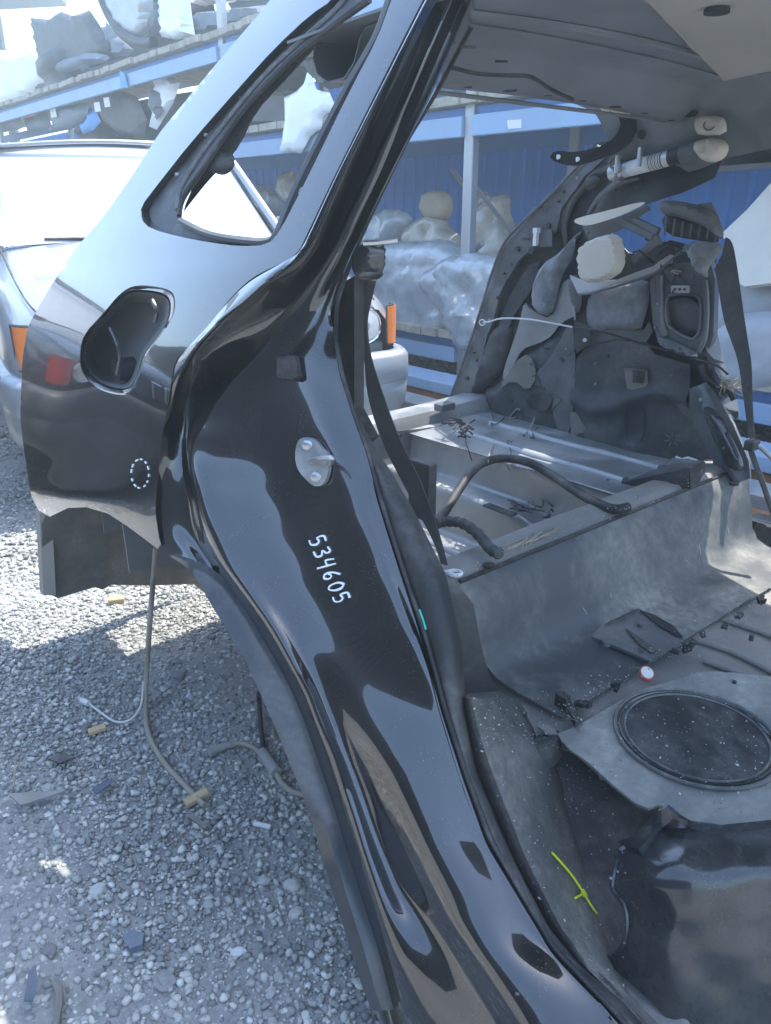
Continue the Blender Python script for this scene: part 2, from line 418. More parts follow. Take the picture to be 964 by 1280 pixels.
def gravel():
    rs = np.random.RandomState(3)
    big = []; allv = []
    # positions: screen independent, denser close to where the body stands
    def spread(n, x0, x1, y0, y1, rmin, rmax):
        xy = np.stack([rs.uniform(x0, x1, n), rs.uniform(y0, y1, n)], 1)
        r = rmin + (rmax - rmin) * rs.power(.45, n) ** 1.6
        return xy, r
    sets = [spread(76000, -1.75, .35, .45, 2.35, .0028, .0098), spread(24000, -2.6, .9, 2.35, 4.2, .0045, .0135), spread(6000, -3, 3.4, 3.4, 6.5, .008, .022), spread(1500, 1.0, 2.6, 1.4, 3.4, .006, .018)]
    xy = np.concatenate([s[0] for s in sets]); r = np.concatenate([s[1] for s in sets])
    zz = np.array([gz(x, y) for x, y in xy])
    app = r / np.hypot(np.hypot(xy[:, 0], xy[:, 1]), H)
    # which lie in view at the left and in front
    vis = (xy[:, 0] < .1) & (xy[:, 1] < 2.6)
    order = np.argsort(-np.where(vis, app, 0)); bigi = order[:260]; rest = order[260:]
    sh = stone_shape(rs, len(rest)); vv = sh * r[rest][:, None, None]
    vv[..., 0] += xy[rest][:, 0:1]; vv[..., 1] += xy[rest][:, 1:2]; vv[..., 2] += (zz[rest] + r[rest] * rs.uniform(.05, .6, len(rest)))[:, None]
    F = (ICO_F[None] + (np.arange(len(rest)) * 12)[:, None, None]).reshape(-1, 3)
    me = bpy.data.meshes.new('gravel'); nv = len(rest) * 12; nf = len(F)
    me.vertices.add(nv); me.vertices.foreach_set('co', vv.reshape(-1)); me.loops.add(nf * 3); me.loops.foreach_set('vertex_index', F.reshape(-1).astype(np.int32))
    me.polygons.add(nf); me.polygons.foreach_set('loop_start', np.arange(0, nf * 3, 3, dtype=np.int32)); me.update(calc_edges=True)
    me.materials.append(sm); o = bpy.data.objects.new('gravel', me); COL.objects.link(o)
    tag(o, 'loose grey crushed stone gravel covering the yard', 'gravel', kind='stuff')
    tmpl = []
    for kk in range(14):
        bmx = bmesh.new(); bmesh.ops.create_icosphere(bmx, subdivisions=2, radius=1)
        for w_ in bmx.verts:
            c_ = w_.co.copy(); k_ = .85 + .35 * noise.noise(c_ * 1.1 + Vector((kk * 5, 0, 0))) + .12 * noise.noise(c_ * 3 + Vector((0, kk * 5, 0)))
            w_.co = Vector((c_.x * k_ * 1.15, c_.y * k_ * .9, c_.z * k_ * .7))
        m = bpy.data.meshes.new('stone'); bmx.to_mesh(m); bmx.free(); m.materials.append(sm); tmpl.append(m)
    for k, i in enumerate(bigi):
        s = bpy.data.objects.new('stone', tmpl[k % 14]); COL.objects.link(s); s.parent = GROUND
        rr = r[i] * (1.0 + .35 * (k < 40)); s.location = (xy[i, 0], xy[i, 1], zz[i] + rr * .3); s.scale = (rr,) * 3; s.rotation_euler = (0, 0, rs.uniform(0, 6))
    # the few large stones one can point at
    for px, py, rr in ((222, 845, .03), (122, 1112, .022), (62, 1185, .022), (170, 1175, .026), (205, 1225, .028), (298, 1188, .018), (260, 1130, .016), (238, 1090, .017), (40, 1215, .014), (145, 1030, .014), (330, 1100, .02), (365, 1105, .024), (370, 1140, .02), (60, 985, .02)):
        p = P(px, py, z=.0); s = bpy.data.objects.new('stone', tmpl[random.randrange(14)]); COL.objects.link(s); s.parent = GROUND
        s.location = (p.x, p.y, gz(p.x, p.y) + rr * .25); s.scale = (rr * .72, rr * .72, rr * .55); s.rotation_euler = (0, 0, random.uniform(0, 6))
gravel()

# ------------------------------------------------------------------ the cut car body
BODY = empty('car_body', B(.95, 1.2, 0), 'cut rear half of a glossy black car body with open door frame', 'car body')
def S0(z):
    t = z - .93
    return .485 + .10 * max(0, z - .45) + (.40 * (math.sqrt(t * t + .006) + t) * .5)
XL = [(-70, 402), (-40, 372), (-20, 352), (10, 330), (80, 270), (165, 200), (220, 165), (270, 130), (310, 95), (360, 62), (398, 40), (410, 34), (448, 28), (524, 25), (570, 31), (622, 39), (640, 50), (700, 60)]
K0 = [(-70, 563), (-40, 548), (0, 526), (113, 469), (219, 416), (317, 370), (329, 356), (337, 326), (353, 305), (375, 283), (412, 255), (450, 216), (487, 210), (550, 199), (597, 194), (637, 191), (684, 198), (692, 208), (704, 233), (719, 246), (751, 264), (782, 283), (816, 305), (857, 324), (907, 346), (951, 364), (991, 380), (1038, 396), (1060, 402), (1124, 421), (1180, 439), (1233, 455), (1255, 464), (1330, 482)]
K1 = [(-70, 567), (-40, 552), (0, 530), (219, 420), (317, 374), (341, 343), (366, 317), (403, 274), (437, 242), (475, 224), (525, 213), (597, 207), (640, 207), (669, 213), (694, 240), (732, 266), (779, 295), (822, 321), (863, 342), (910, 362), (957, 380), (1010, 398), (1054, 412), (1130, 436), (1189, 455), (1239, 470), (1330, 494)]
K2 = [(-70, 571), (-40, 556), (0, 534), (219, 424), (317, 379), (341, 360), (366, 332), (412, 284), (447, 250), (487, 236), (550, 228), (587, 231), (612, 235), (659, 242), (694, 256), (732, 284), (779, 315), (822, 340), (863, 362), (910, 381), (957, 397), (1010, 415), (1054, 428), (1130, 452), (1189, 471), (1239, 484), (1330, 508)]
K3 = [(-70, 575), (-40, 562), (0, 543), (116, 497), (226, 448), (296, 416), (319, 405), (350, 383), (375, 364), (412, 330), (447, 299), (484, 271), (525, 243), (559, 236), (587, 240), (612, 246), (659, 258), (700, 277), (779, 336), (863, 384), (957, 420), (1054, 452), (1130, 477), (1239, 512), (1330, 545)]
K4 = [(-70, 592), (-40, 580), (0, 561), (116, 512), (226, 459), (300, 423), (341, 398), (378, 368), (422, 337), (453, 316), (475, 300), (525, 276), (575, 268), (620, 276), (680, 302), (741, 340), (800, 374), (860, 402), (916, 426), (954, 442), (1005, 462), (1067, 484), (1124, 509), (1174, 544), (1239, 588), (1330, 650)]
K5 = [(-70, 605), (-40, 592), (0, 573), (116, 520), (226, 470), (300, 434), (341, 412), (378, 390), (437, 356), (475, 345), (519, 342), (581, 344), (628, 352), (682, 366), (741, 388), (794, 413), (860, 447), (916, 476), (964, 497), (1049, 535), (1139, 577), (1199, 615), (1274, 662), (1330, 705)]
K6 = [(-70, 612), (-40, 598), (0, 580), (130, 524), (226, 478), (303, 442), (341, 422), (378, 404), (420, 392), (450, 385), (475, 381), (519, 392), (556, 408), (628, 430), (700, 458), (760, 488), (800, 510), (840, 526), (889, 540), (964, 564), (1049, 595), (1098, 623), (1186, 674), (1270, 752), (1330, 800)]
K7 = [(-70, 620), (-40, 608), (0, 592), (130, 533), (226, 484), (303, 446), (341, 428), (390, 409), (431, 406), (487, 416), (544, 435), (612, 459), (675, 481), (759, 511), (825, 532), (889, 548), (964, 572), (1049, 603), (1098, 632), (1186, 683), (1270, 763), (1330, 808)]
K8 = [(-70, 648), (-40, 630), (0, 607), (113, 547), (176, 508), (257, 469), (300, 449), (347, 431), (381, 420), (425, 419), (469, 427), (516, 442), (566, 460), (625, 476), (719, 506), (790, 530), (850, 547), (889, 557), (964, 581), (1049, 612), (1098, 641), (1186, 693), (1270, 774), (1330, 818)]
K9 = [(520, 447), (534, 455), (544, 460), (590, 489), (637, 517), (687, 542), (719, 558), (760, 567), (805, 577), (890, 583), (960, 596), (1078, 645), (1159, 687), (1209, 727), (1250, 777), (1277, 801), (1330, 850)]
OFF = [0] * 9
KS = [smooth_tab(k, -66, 1324, 6, 2) for k in (K0, K1, K2, K3, K4, K5, K6, K7, K8)]
# inward offsets of the nine feature lines at these rows
OFF_Y = [-66, 60, 140, 220, 300, 360, 420, 480, 540, 600, 660, 720, 800, 880, 960, 1040, 1120, 1200, 1324]
OFF_T = [
    [0.0000, -0.0015, -0.0051, 0.0579, 0.0623, 0.0780, 0.0878, 0.0823, 0.2613],
    [0.0000, -0.0009, -0.0081, 0.0689, 0.0728, 0.0860, 0.0987, 0.0969, 0.2394],
    [0.0000, -0.0003, -0.0109, 0.0793, 0.0828, 0.0938, 0.1093, 0.1101, 0.2175],
    [0.0000, 0.0008, -0.0131, 0.0882, 0.0910, 0.1008, 0.1190, 0.1203, 0.1965],
    [0.0000, 0.0019, -0.0099, 0.0948, 0.0965, 0.1062, 0.1264, 0.1272, 0.1770],
    [0.0000, -0.0123, 0.0219, 0.0968, 0.0974, 0.1098, 0.1291, 0.1327, 0.1594],
    [0.0000, -0.0118, 0.0537, 0.0888, 0.0931, 0.1120, 0.1267, 0.1385, 0.1477],
    [0.0000, 0.0044, 0.0643, 0.0675, 0.0782, 0.1094, 0.1225, 0.1399, 0.1482],
    [0.0000, 0.0207, 0.0500, 0.0397, 0.0574, 0.1042, 0.1194, 0.1402, 0.1514],
    [0.0000, 0.0137, 0.0378, 0.0217, 0.0433, 0.0972, 0.1178, 0.1415, 0.1538],
    [0.0000, 0.0097, 0.0318, 0.0154, 0.0407, 0.0898, 0.1177, 0.1425, 0.1543],
    [0.0000, 0.0130, 0.0306, 0.0177, 0.0441, 0.0836, 0.1200, 0.1422, 0.1527],
    [0.0000, 0.0144, 0.0328, 0.0254, 0.0499, 0.0786, 0.1246, 0.1400, 0.1493],
    [0.0000, 0.0159, 0.0349, 0.0317, 0.0545, 0.0756, 0.1277, 0.1358, 0.1448],
    [0.0000, 0.0150, 0.0331, 0.0307, 0.0548, 0.0706, 0.1244, 0.1319, 0.1403],
    [0.0000, 0.0095, 0.0262, 0.0238, 0.0515, 0.0651, 0.1181, 0.1253, 0.1337],
    [0.0000, 0.0015, 0.0168, 0.0145, 0.0474, 0.0592, 0.1123, 0.1192, 0.1271],
    [0.0000, -0.0056, 0.0076, 0.0057, 0.0416, 0.0532, 0.1064, 0.1128, 0.1202],
    [0.0000, -0.0123, -0.0015, -0.0013, 0.0371, 0.0473, 0.1003, 0.1061, 0.1132],
]
OFF_MOD = {i: [(y_, r_[i]) for y_, r_ in zip(OFF_Y, OFF_T)] for i in range(9)}
def joff(px, py):
    """inward offset of the door jamb at a point, from its traced feature lines"""
    xs = [interp(k, py) for k in KS]; os_ = [interp(OFF_MOD[i], py) if i in OFF_MOD else OFF[i] for i in range(9)]
    if px <= xs[0]: return os_[0]
    for i in range(8):
        if px <= xs[i + 1]:
            t = (px - xs[i]) / max(1e-3, xs[i + 1] - xs[i]); return os_[i] + (os_[i + 1] - os_[i]) * t
    return os_[8]
def jamb():
    rows = []; y = -66
    while y <= 1324:
        key = []
        for i, k in enumerate(KS):
            o = interp(OFF_MOD[i], y) if i in OFF_MOD else OFF[i]
            key.append(P(interp(k, y), y, v=lambda u, z, a, b, o=o: S0(z) + o))
        rows.append(crom(key, 5)); y += 6
    # edge turned inwards at the outer and the inner border
    out = []
    for r in rows:
        a = r[0] + V * .03 + U * .01; b = r[-1] + U * .035 + V * .012
        out.append([a] + r + [b])
    # light smoothing along the frame
    for _ in range(4):
        new = [list(r) for r in out]
        for i in range(1, len(out) - 1):
            for j in range(len(out[0])): new[i][j] = out[i][j] * .5 + (out[i - 1][j] + out[i + 1][j]) * .25
        out = new
    return grid('door_frame', out, 'black_paint', BODY, solid=.002, face_cam=True)
JAMB = jamb()
def flange():
    """matte wheel arch flange under the painted frame"""
    k0, k2 = KS[0], KS[2]; rows = []; y = 694
    while y <= 1262:
        a = interp(k0, y); b = interp(k2, y); b = a + (b - a) * min(1, (y - 688) / 50)
        p = P(a - 1, y, v=lambda u, z, *_: S0(z) - .001); q = P(a + (b - a) * .96, y, v=lambda u, z, x_, y_: S0(z) + joff(x_, y_) - .002); m_ = P((a + b) / 2, y, v=lambda u, z, x_, y_: S0(z) + joff(x_, y_) - .0035)
        rows.append([p + V * .06 + U * .01, p + V * .02, p, m_, q, q + V * .012]); y += 8
    grid('wheel_arch_flange', rows, 'matte_flange', BODY, solid=.002, face_cam=True)
flange()
def trim_strip():
    rows = []; y = 524
    while y <= 1324:
        a = interp(KS[8], y); b = interp(K9, y)
        o8 = interp(OFF_MOD[8], y); p = P(a + 1, y, v=lambda u, z, *_: S0(z) + o8 - .001); q = P(b, y, v=lambda u, z, *_: S0(z) + o8 + .05); m_ = P(a + (b - a) * .35, y, v=lambda u, z, *_: S0(z) + o8 + .002); m2 = P(a + (b - a) * .75, y, v=lambda u, z, *_: S0(z) + o8 + .02)
        rows.append([p + U * .01] + crom([p, m_, m2, q], 4) + [q + U * .03 + V * .01]); y += 8
    grid('sill_trim', rows, 'trim_black', BODY, solid=.002, face_cam=True)
trim_strip()
tube('weatherstrip', [P(interp(KS[8], y) + .5, y, v=lambda u, z, a_, y_: S0(z) + interp(OFF_MOD[8], y_) - .004) for y in range(-60, 1320, 12)], .0035, 'rubber', BODY, segs=6)

# --- outer quarter panel
XLs = smooth_tab(XL, -70, 700, 5, 2)
def vq(u, z, px, py):
    l = interp(XLs, py); r = interp(KS[0], py); t = max(0, min(1, (px - l) / max(1, r - l)))
    o = S0(z) + .055 * (1 - t) ** 2
    g = math.exp(-((py - 622) / 26) ** 2) * max(0, min(1, (185 - px) / 110)) ** 1.5
    o -= .016 * g + .003
    o += .010 * math.exp(-((px - 128) / 45) ** 2 - ((py - 545) / 60) ** 2)      # dent behind the filler
    return o
FILL = [(103, 419), (128, 393), (151, 365), (171, 355), (210, 360), (220, 371), (217, 399), (197, 425), (182, 445), (174, 471), (164, 493), (144, 494), (121, 486), (103, 468), (99, 448)]
FILL = [tuple(p)[:2] for p in chaikin([(x, y, 0) for x, y in FILL], 2)]
WIN = [(176, 258), (176, 274), (188, 286), (225, 296), (262, 303), (300, 308), (335, 306), (350, 289), (378, 235), (440, 108), (472, 48), (489, 0), (508, -45), (445, -45), (416, 0), (388, 18), (345, 58), (300, 108), (240, 176), (196, 232)]
WIN = [tuple(p)[:2] for p in chaikin([(x, y, 0) for x, y in WIN], 1)]
qo = [(interp(XLs, y), y) for y in range(-66, 641, 8)]
qo += [(62, 646), (85, 635), (108, 634), (135, 642), (158, 657), (177, 671), (197, 686)]
qo += [(interp(KS[0], y) + 2.5, y) for y in range(680, -67, -8)]
QUARTER = sheet('quarter_panel', qo, 'black_paint', BODY, holes=[FILL, WIN], step=5, thick=.0015, v=vq)
# rear edge of the panel turned round the corner
rows = []
for y in range(-66, 645, 10):
    p = P(interp(XLs, y), y, v=vq); rows.append([p, p + U * .012 + V * .012, p + U * .018 + V * .05, p + U * .0 + V * .10])
grid('rear_corner', rows, 'black_paint_scuffed', BODY, solid=.0015)
# edge of the panel along the window, seal and clips
rows = []
for q in resample([(x, y, 0) for x, y in WIN], 8) + [Vector((*WIN[0], 0))]:
    a = P(q[0], q[1], v=vq); rows.append([a, a + V * .012, a + V * .022])
grid('window_return', rows, 'black_paint', BODY)
INNER = [(224, 268), (228, 246), (250, 212), (272, 178), (302, 134), (331, 102), (372, 62), (418, 26), (452, 0), (478, -40), (500, -40), (483, 0), (466, 46), (434, 102), (402, 162), (370, 226), (353, 265), (343, 291), (333, 299), (300, 297), (260, 290), (234, 281)]
outer_r = [(165, 255), (168, 292), (215, 305), (300, 322), (340, 320), (360, 296), (388, 240), (450, 110), (484, 48), (500, 0), (516, -55), (440, -55), (405, -4), (380, 8), (335, 50), (290, 98), (230, 165), (185, 225)]
sheet('window_rabbet', outer_r, 'rabbet_dusty', BODY, holes=[INNER], step=9, thick=.003, v=lambda u, z, a, b: vq(u, z, a, b) + .022)
seal = [(226, 276), (260, 292), (300, 300), (333, 302), (345, 294), (356, 267), (373, 228), (405, 164), (437, 104), (469, 48), (486, 2), (500, -40)]
tube('window_seal', crom([P(x, y, v=lambda u, z, a, b: vq(u, z, a, b) + .014) for x, y in seal], 5), .006, 'grey_plastic', BODY, segs=6)
seal2 = [(462, 0), (420, 30), (376, 64), (335, 104), (304, 137), (274, 180), (252, 214), (229, 248), (224, 270)]
tube('window_seal', crom([P(x, y, v=lambda u, z, a, b: vq(u, z, a, b) + .018) for x, y in seal2], 5), .005, 'rubber', BODY, segs=6)
for x, y in ((300, 119), (390, 20), (222, 218), (342, 66), (258, 168)):
    c = P(x, y, v=lambda u, z, a, b: vq(u, z, a, b) + .020)
    vs, fs = tube_geo([c + V * .004, c - V * .004, c - V * .005], lambda t: .004 if t < .9 else .003, 10); mesh('bolt', vs, fs, 'bare_metal', BODY)
tube('sealant_bead', crom([P(x, y, v=lambda u, z, a, b: vq(u, z, a, b) + .019) + V * random.uniform(-.001, .001) for x, y in ((222, 262), (226, 236), (250, 196), (275, 163), (305, 125), (335, 90), (372, 55), (410, 22), (440, -10))], 9), lambda t: .0045 + .002 * noise.noise((t * 60, 0, 0)), 'sealant', BODY, segs=6)
c = P(383, 242, v=lambda u, z, *_: S0(z) + .012); vs, fs = tube_geo([c + V * .006, c - V * .008], .008, 12); mesh('bolt', vs, fs, 'bare_metal', BODY)
# --- fuel filler recess
cxm = sum(p[0] for p in FILL) / len(FILL); cym = sum(p[1] for p in FILL) / len(FILL)
def ring(s, off): return [P(cxm + (x - cxm) * s, cym + (y - cym) * s, v=lambda u, z, a, b: vq(u, z, a, b) + off) for x, y in FILL]
def rings(specs, cap):
    rr = [ring(s, o) for s, o in specs]; n = len(FILL); vs = [p for r in rr for p in r]
    fs = [(i * n + j, i * n + (j + 1) % n, (i + 1) * n + (j + 1) % n, (i + 1) * n + j) for i in range(len(rr) - 1) for j in range(n)]
    if cap: fs.append(tuple((len(rr) - 1) * n + j for j in range(n)))
    return vs, fs
vs, fs = rings([(1.0, .0005), (.99, .006), (.97, .009), (.92, .009), (.90, .012), (.88, .016)], False)
FL = mesh('filler_lip', vs, fs, 'black_paint', BODY, face_cam=True)
vs, fs = rings([(.90, .016), (.86, .03), (.80, .07), (.70, .095)], True)
FBOWL = mesh('filler_bowl', vs, fs, 'grey_plastic', BODY, face_cam=True)
c = P(150, 462, v=.60); vs, fs = tube_geo([c + V * .03, c - V * .01], .024, 16); mesh('filler_neck', vs, fs, 'tub_plastic', FBOWL)
for pts in (((190, 375), (196, 390), (193, 402)), ((138, 410), (146, 428), (150, 446), (146, 468))):
    tube('rib', crom([P(x, y, v=.568) for x, y in pts], 4), .004, 'tub_plastic', FBOWL, segs=6)
# --- arch: liner seen through the opening, rear end flange
lin = [(50, 642), (62, 640), (85, 630), (108, 629), (135, 637), (158, 652), (182, 668), (205, 690), (225, 690), (262, 752), (240, 729), (190, 731), (140, 732), (128, 736), (70, 748), (60, 735)]
sheet('wheel_arch_liner', [(52, 655), (60, 640), (85, 628), (110, 626), (140, 636), (165, 650), (200, 680), (232, 690), (268, 752), (242, 730), (190, 732), (140, 731), (128, 737), (118, 734), (72, 748), (56, 738)], 'liner_dirty', BODY, step=8, thick=.003,
      u=lambda v_, z, px, py: 2.08 - .10 * max(0, (700 - py) / 70) - .012 * math.exp(-((px - 128) / 5) ** 2))
rows = []
for y in range(640, 748, 8):
    a = P(50 + (y - 640) * .05, y, u=2.06); b = P(64 + (y - 640) * .05, y, u=2.045); rows.append([a + U * .03, a, b, b + U * .02])
grid('liner_flange', rows, 'scuffed_metal', BODY, solid=.002)
# near wheelhouse: inner wall and roof of the arch
rows = []
for k in range(19):
    a = math.pi * k / 18; u = 1.50 + .56 * math.cos(a); zt_ = .33 + .30 * math.sin(a) ** .6
    rows.append([B(u, .545, zt_ - .01), B(u, .62, zt_), B(u, .72, zt_), B(u, .79, zt_ - .02), B(u, .80, zt_ - .05), B(u, .80, min(zt_ - .05, .34))])
grid('near_wheelhouse', rows, 'liner_dirty', BODY, solid=.002)
# --- striker
def on_jamb(px, py, out=0): return P(px, py, v=lambda u, z, a, b: S0(z) + joff(a, b) - out)
ST = [(372, 549), (384, 546), (394, 549), (402, 560), (411, 566), (411, 590), (405, 606), (393, 609), (383, 600), (372, 588), (368, 570)]
STRIKER = sheet('door_striker', ST, 'bare_metal', BODY, step=5, thick=.006, rnd=2, v=lambda u, z, a, b: S0(z) + joff(a, b) - .007)
for x, y in ((385, 556), (396, 596)):
    c = on_jamb(x, y, .007); nrm = (-V * .8 - U * .6).normalized(); vs, fs = tube_geo([c - nrm * .004, c + nrm * .004, c + nrm * .006], lambda t: .0085 if t < .9 else .006, 14); mesh('bolt', vs, fs, 'bare_metal', STRIKER)
vs, fs = tube_geo(crom([on_jamb(388, 577, .006), on_jamb(396, 574, .035), on_jamb(413, 572, .045), on_jamb(414, 577, .03), on_jamb(409, 583, .006)], 5), .0042, 10); mesh('loop', vs, fs, 'bare_metal', STRIKER)
# --- black rubber stop beside the striker, plug hole cover
sheet('door_buffer', [(346, 446), (368, 444), (372, 470), (366, 474), (346, 472)], 'rubber', BODY, step=6, thick=.012, rnd=0, v=lambda u, z, a, b: S0(z) + joff(a, b) - .010)
# pressed drainage channel low on the frame
tube('pressed_bead', crom([on_jamb(x, y, -.002) for x, y in ((592, 1075), (606, 1105), (620, 1140), (634, 1190), (648, 1245))], 5), lambda t: .002 + .004 * t, 'black_paint', BODY, segs=8)
# --- handwriting
DIG = {'5': [[(.75, 1), (.2, .98), (.18, .55), (.55, .6), (.78, .35), (.6, .05), (.15, .05)]], '3': [[(.15, .95), (.6, 1), (.7, .75), (.35, .55), (.75, .4), (.7, .08), (.15, .03)]],
       '4': [[(.25, 1), (.15, .5), (.75, .5)], [(.75, 1), (.68, .45), (.62, -.15)]], '6': [[(.65, 1), (.25, .6), (.2, .15), (.55, .0), (.75, .25), (.55, .48), (.25, .35)]],
       '0': [[(.5, 1), (.18, .7), (.2, .2), (.5, .0), (.8, .3), (.8, .75), (.5, 1)]]}
e1 = Vector((5.9, 14.2)); e2 = Vector((20, -7)); org = Vector((385, 674))
vs_all = []
for k, ch in enumerate('534605'):
    o2 = org + e1 * k + Vector((0, 0)) * k
    for st in DIG[ch]:
        pts = [o2 + e1 * (a * .82) + e2 * (b * .95) for a, b in st]
        pts3 = crom([on_jamb(q[0], q[1], .0002) for q in pts], 4)
        vs_all.append(tube_geo(pts3, lambda t: .0016 + .0007 * noise.noise((t * 5, k * 3.1, 0)), 6))
vs, fs = join(vs_all); mesh('painted_number', vs, fs, 'marker_white', BODY, label='handwritten white number 534605')
vs_all = []
for k in range(12):
    a = 2 * math.pi * k / 12 + random.uniform(-.1, .1); b = a + random.uniform(.12, .3)
    vs_all.append(tube_geo([P(175 + 11 * math.cos(t), 592 + 18 * math.sin(t), v=lambda u, z, px, py: vq(u, z, px, py) - .0008) for t in (a, (a + b) / 2, b)], .0016, 5))
vs, fs = join(vs_all); mesh('painted_ring', vs, fs, 'marker_white', BODY, label='dashed ring in white marker')

# --- inside of the near side: dark trim, belt and retractor
sheet('pillar_trim', [(430, 352), (443, 345), (443, 512), (462, 548), (450, 560), (436, 520), (424, 470), (420, 400)], 'trim_black', BODY, step=8, thick=.02, v=.76)
pillow('belt_retractor', [(447, 306), (470, 300), (480, 306), (479, 330), (474, 352), (448, 350)], 'tub_plastic', BODY, v=.72, T=.02, edge=8, rnd=1, step=5)
mesh('retractor_clip', *tube_geo([P(455, 304, v=.70), P(474, 303, v=.71), P(497, 300, v=.73)], .004, 6), 'bare_metal', BODY)
def strap(name, L, Rr, vfun, mat, parent, fold=0):
    rows = []
    n = len(L)
    for i in range(n):
        a = P(L[i][0], L[i][1], v=vfun(i / (n - 1))); b = P(Rr[i][0], Rr[i][1], v=vfun(i / (n - 1)) + .004); m_ = (a + b) / 2 - U * fold
        rows.append([a, m_, b])
    # smooth the strip lengthwise
    cols = list(zip(*rows)); cols = [crom(c_, 5) for c_ in cols]; rows = [list(r) for r in zip(*cols)]
    return grid(name, rows, mat, parent, solid=.0016)
strap('seat_belt', [(449, 326), (451, 350), (454, 385), (454, 410), (456, 450), (462, 500), (480, 555), (505, 605), (540, 672), (552, 704)],
      [(475, 331), (471, 350), (462, 388), (459, 410), (466, 450), (482, 500), (502, 552), (528, 606), (550, 668), (560, 706)], lambda t: .77 + .10 * t, 'belt', BODY, .004)
# dark structure of the near rear pillar seen through the side window
pillow('pillar_inner', [(226, 268), (250, 215), (290, 150), (330, 104), (372, 64), (420, 28), (440, 20), (400, 52), (352, 104), (318, 140), (300, 180), (280, 205), (260, 225), (240, 250)], 'foam_dark', BODY, v=lambda u, z, a, b: vq(u, z, a, b) + .07, T=.012, edge=14, rnd=1, step=7, wr=.006, wf=20)
pillow('speaker_plug', [(262, 196), (276, 184), (290, 190), (292, 206), (282, 220), (266, 216)], 'rubber', BODY, v=lambda u, z, a, b: vq(u, z, a, b) + .065, T=.02, edge=8, rnd=2, step=4)

# --- floor: riser with moulded mat, metal floor, footwell, tub
def riser():
    prof = [(.868, .530), (.862, .527), (.848, .50), (.826, .42), (.815, .375), (.798, .352), (.77, .341), (.72, .333), (.665, .325)]
    rows = []
    for i, (u, z) in enumerate(prof):
        t = i / (len(prof) - 1); v0 = .885 + .075 * t; v1 = 1.93 + .02 * t
        rows.append([B(u + .004 * noise.noise((v0 + k * .12, i * .7, 2)), v0 + (v1 - v0) * k / 24, z + .005 * noise.noise((k * .35, i * .5, 0)) * (i > 1)) for k in range(25)])
    return grid('seat_riser_mat', rows, 'riser_mat', BODY, solid=.004, face_cam=True)
riser()
# crossmember top behind the riser
rows = [[B(u, .86 + 1.06 * k / 12, z + .003 * noise.noise((k * .6, u * 9, 0))) for k in range(13)] for u, z in ((.872, .528), (.882, .538), (.91, .541), (.94, .538), (.948, .525), (.95, .40))]
CROSS = grid('crossmember', rows, 'floor_metal', BODY, solid=.003, face_cam=True)
for px, py in ((612, 706), (918, 604)):
    c = P(px, py, z=.5405); vs, fs = tube_geo([c - Z * .004, c + Z * .0012], .011, 14); mesh('hole_plug', vs, fs, 'rubber', CROSS)
for px, py in ((665, 702), (748, 668), (822, 640)):
    c = P(px, py, u=.873); box('clip', c + Z * .003, V * .012, U * .012, Z * .006, 'rubber', BODY, bevel=.002)
mesh('riser_lip', *tube_geo([B(.866, .90 + k * .1, .531) for k in range(11)], .0045, 6), 'rubber', BODY)
# metal floor pan
FLOOR = sheet('floor_pan', [(583, 868), (640, 850), (700, 840), (965, 730), (1100, 680), (1100, 1000), (880, 1015), (840, 995), (805, 1000), (760, 962), (730, 942), (705, 925), (690, 928), (660, 945), (600, 935)], 'floor_metal', BODY, step=12, thick=.003, z=lambda u, v, px, py: .312 + .005 * noise.noise((u * 9, v * 9, 0)))
# beads pressed in the metal floor
for pts in (((868, 800), (915, 815), (975, 845)), ((880, 826), (930, 845), (980, 868)), ((905, 775), (940, 786), (985, 802))):
    tube('floor_bead', crom([P(x, y, z=.318) for x, y in pts], 5), .006, 'floor_metal', BODY, segs=8)
# lifted floor covering with the round access cover
fm = [(668, 905), (690, 905), (707, 934), (734, 951), (758, 974), (805, 1013), (828, 1004), (875, 1033), (990, 1026), (1000, 850), (930, 842), (880, 838), (845, 850), (800, 862), (760, 885), (720, 908), (690, 920)]
def fmz(u, v, px, py):
    d = math.hypot((px - 870) / 97, (py - 918) / 56)
    return .333 + .005 * noise.noise((px * .02, py * .02, 0)) - .003 * (d < .95)
FM = sheet('floor_covering', fm, 'floor_mat', BODY, step=10, thick=.004, z=fmz, rnd=1)
cc = P(870, 918, z=.338)
for rr, th, name, mat in ((.130, .0032, 'cover_ring', 'riser_mat'), (.122, .0026, 'cover_ring', 'tub_plastic'), (.114, .0022, 'cover_ring', 'riser_mat')):
    tube(name, [cc + Vector((math.cos(a), math.sin(a), 0)) * rr for a in [2 * math.pi * k / 48 for k in range(49)]], th, mat, FM, segs=6)
vs = [cc + Z * .001]; fs = []
for j, rr in enumerate((.06, .112)):
    for k in range(48):
        a = 2 * math.pi * k / 48; vs.append(cc + Vector((math.cos(a) * rr, math.sin(a) * rr, .002 - .003 * j)))
fs = [(0, 1 + k, 1 + (k + 1) % 48) for k in range(48)] + [(1 + k, 49 + k, 49 + (k + 1) % 48, 1 + (k + 1) % 48) for k in range(48)]
mesh('access_cover', vs, fs, 'trim_black', FM)
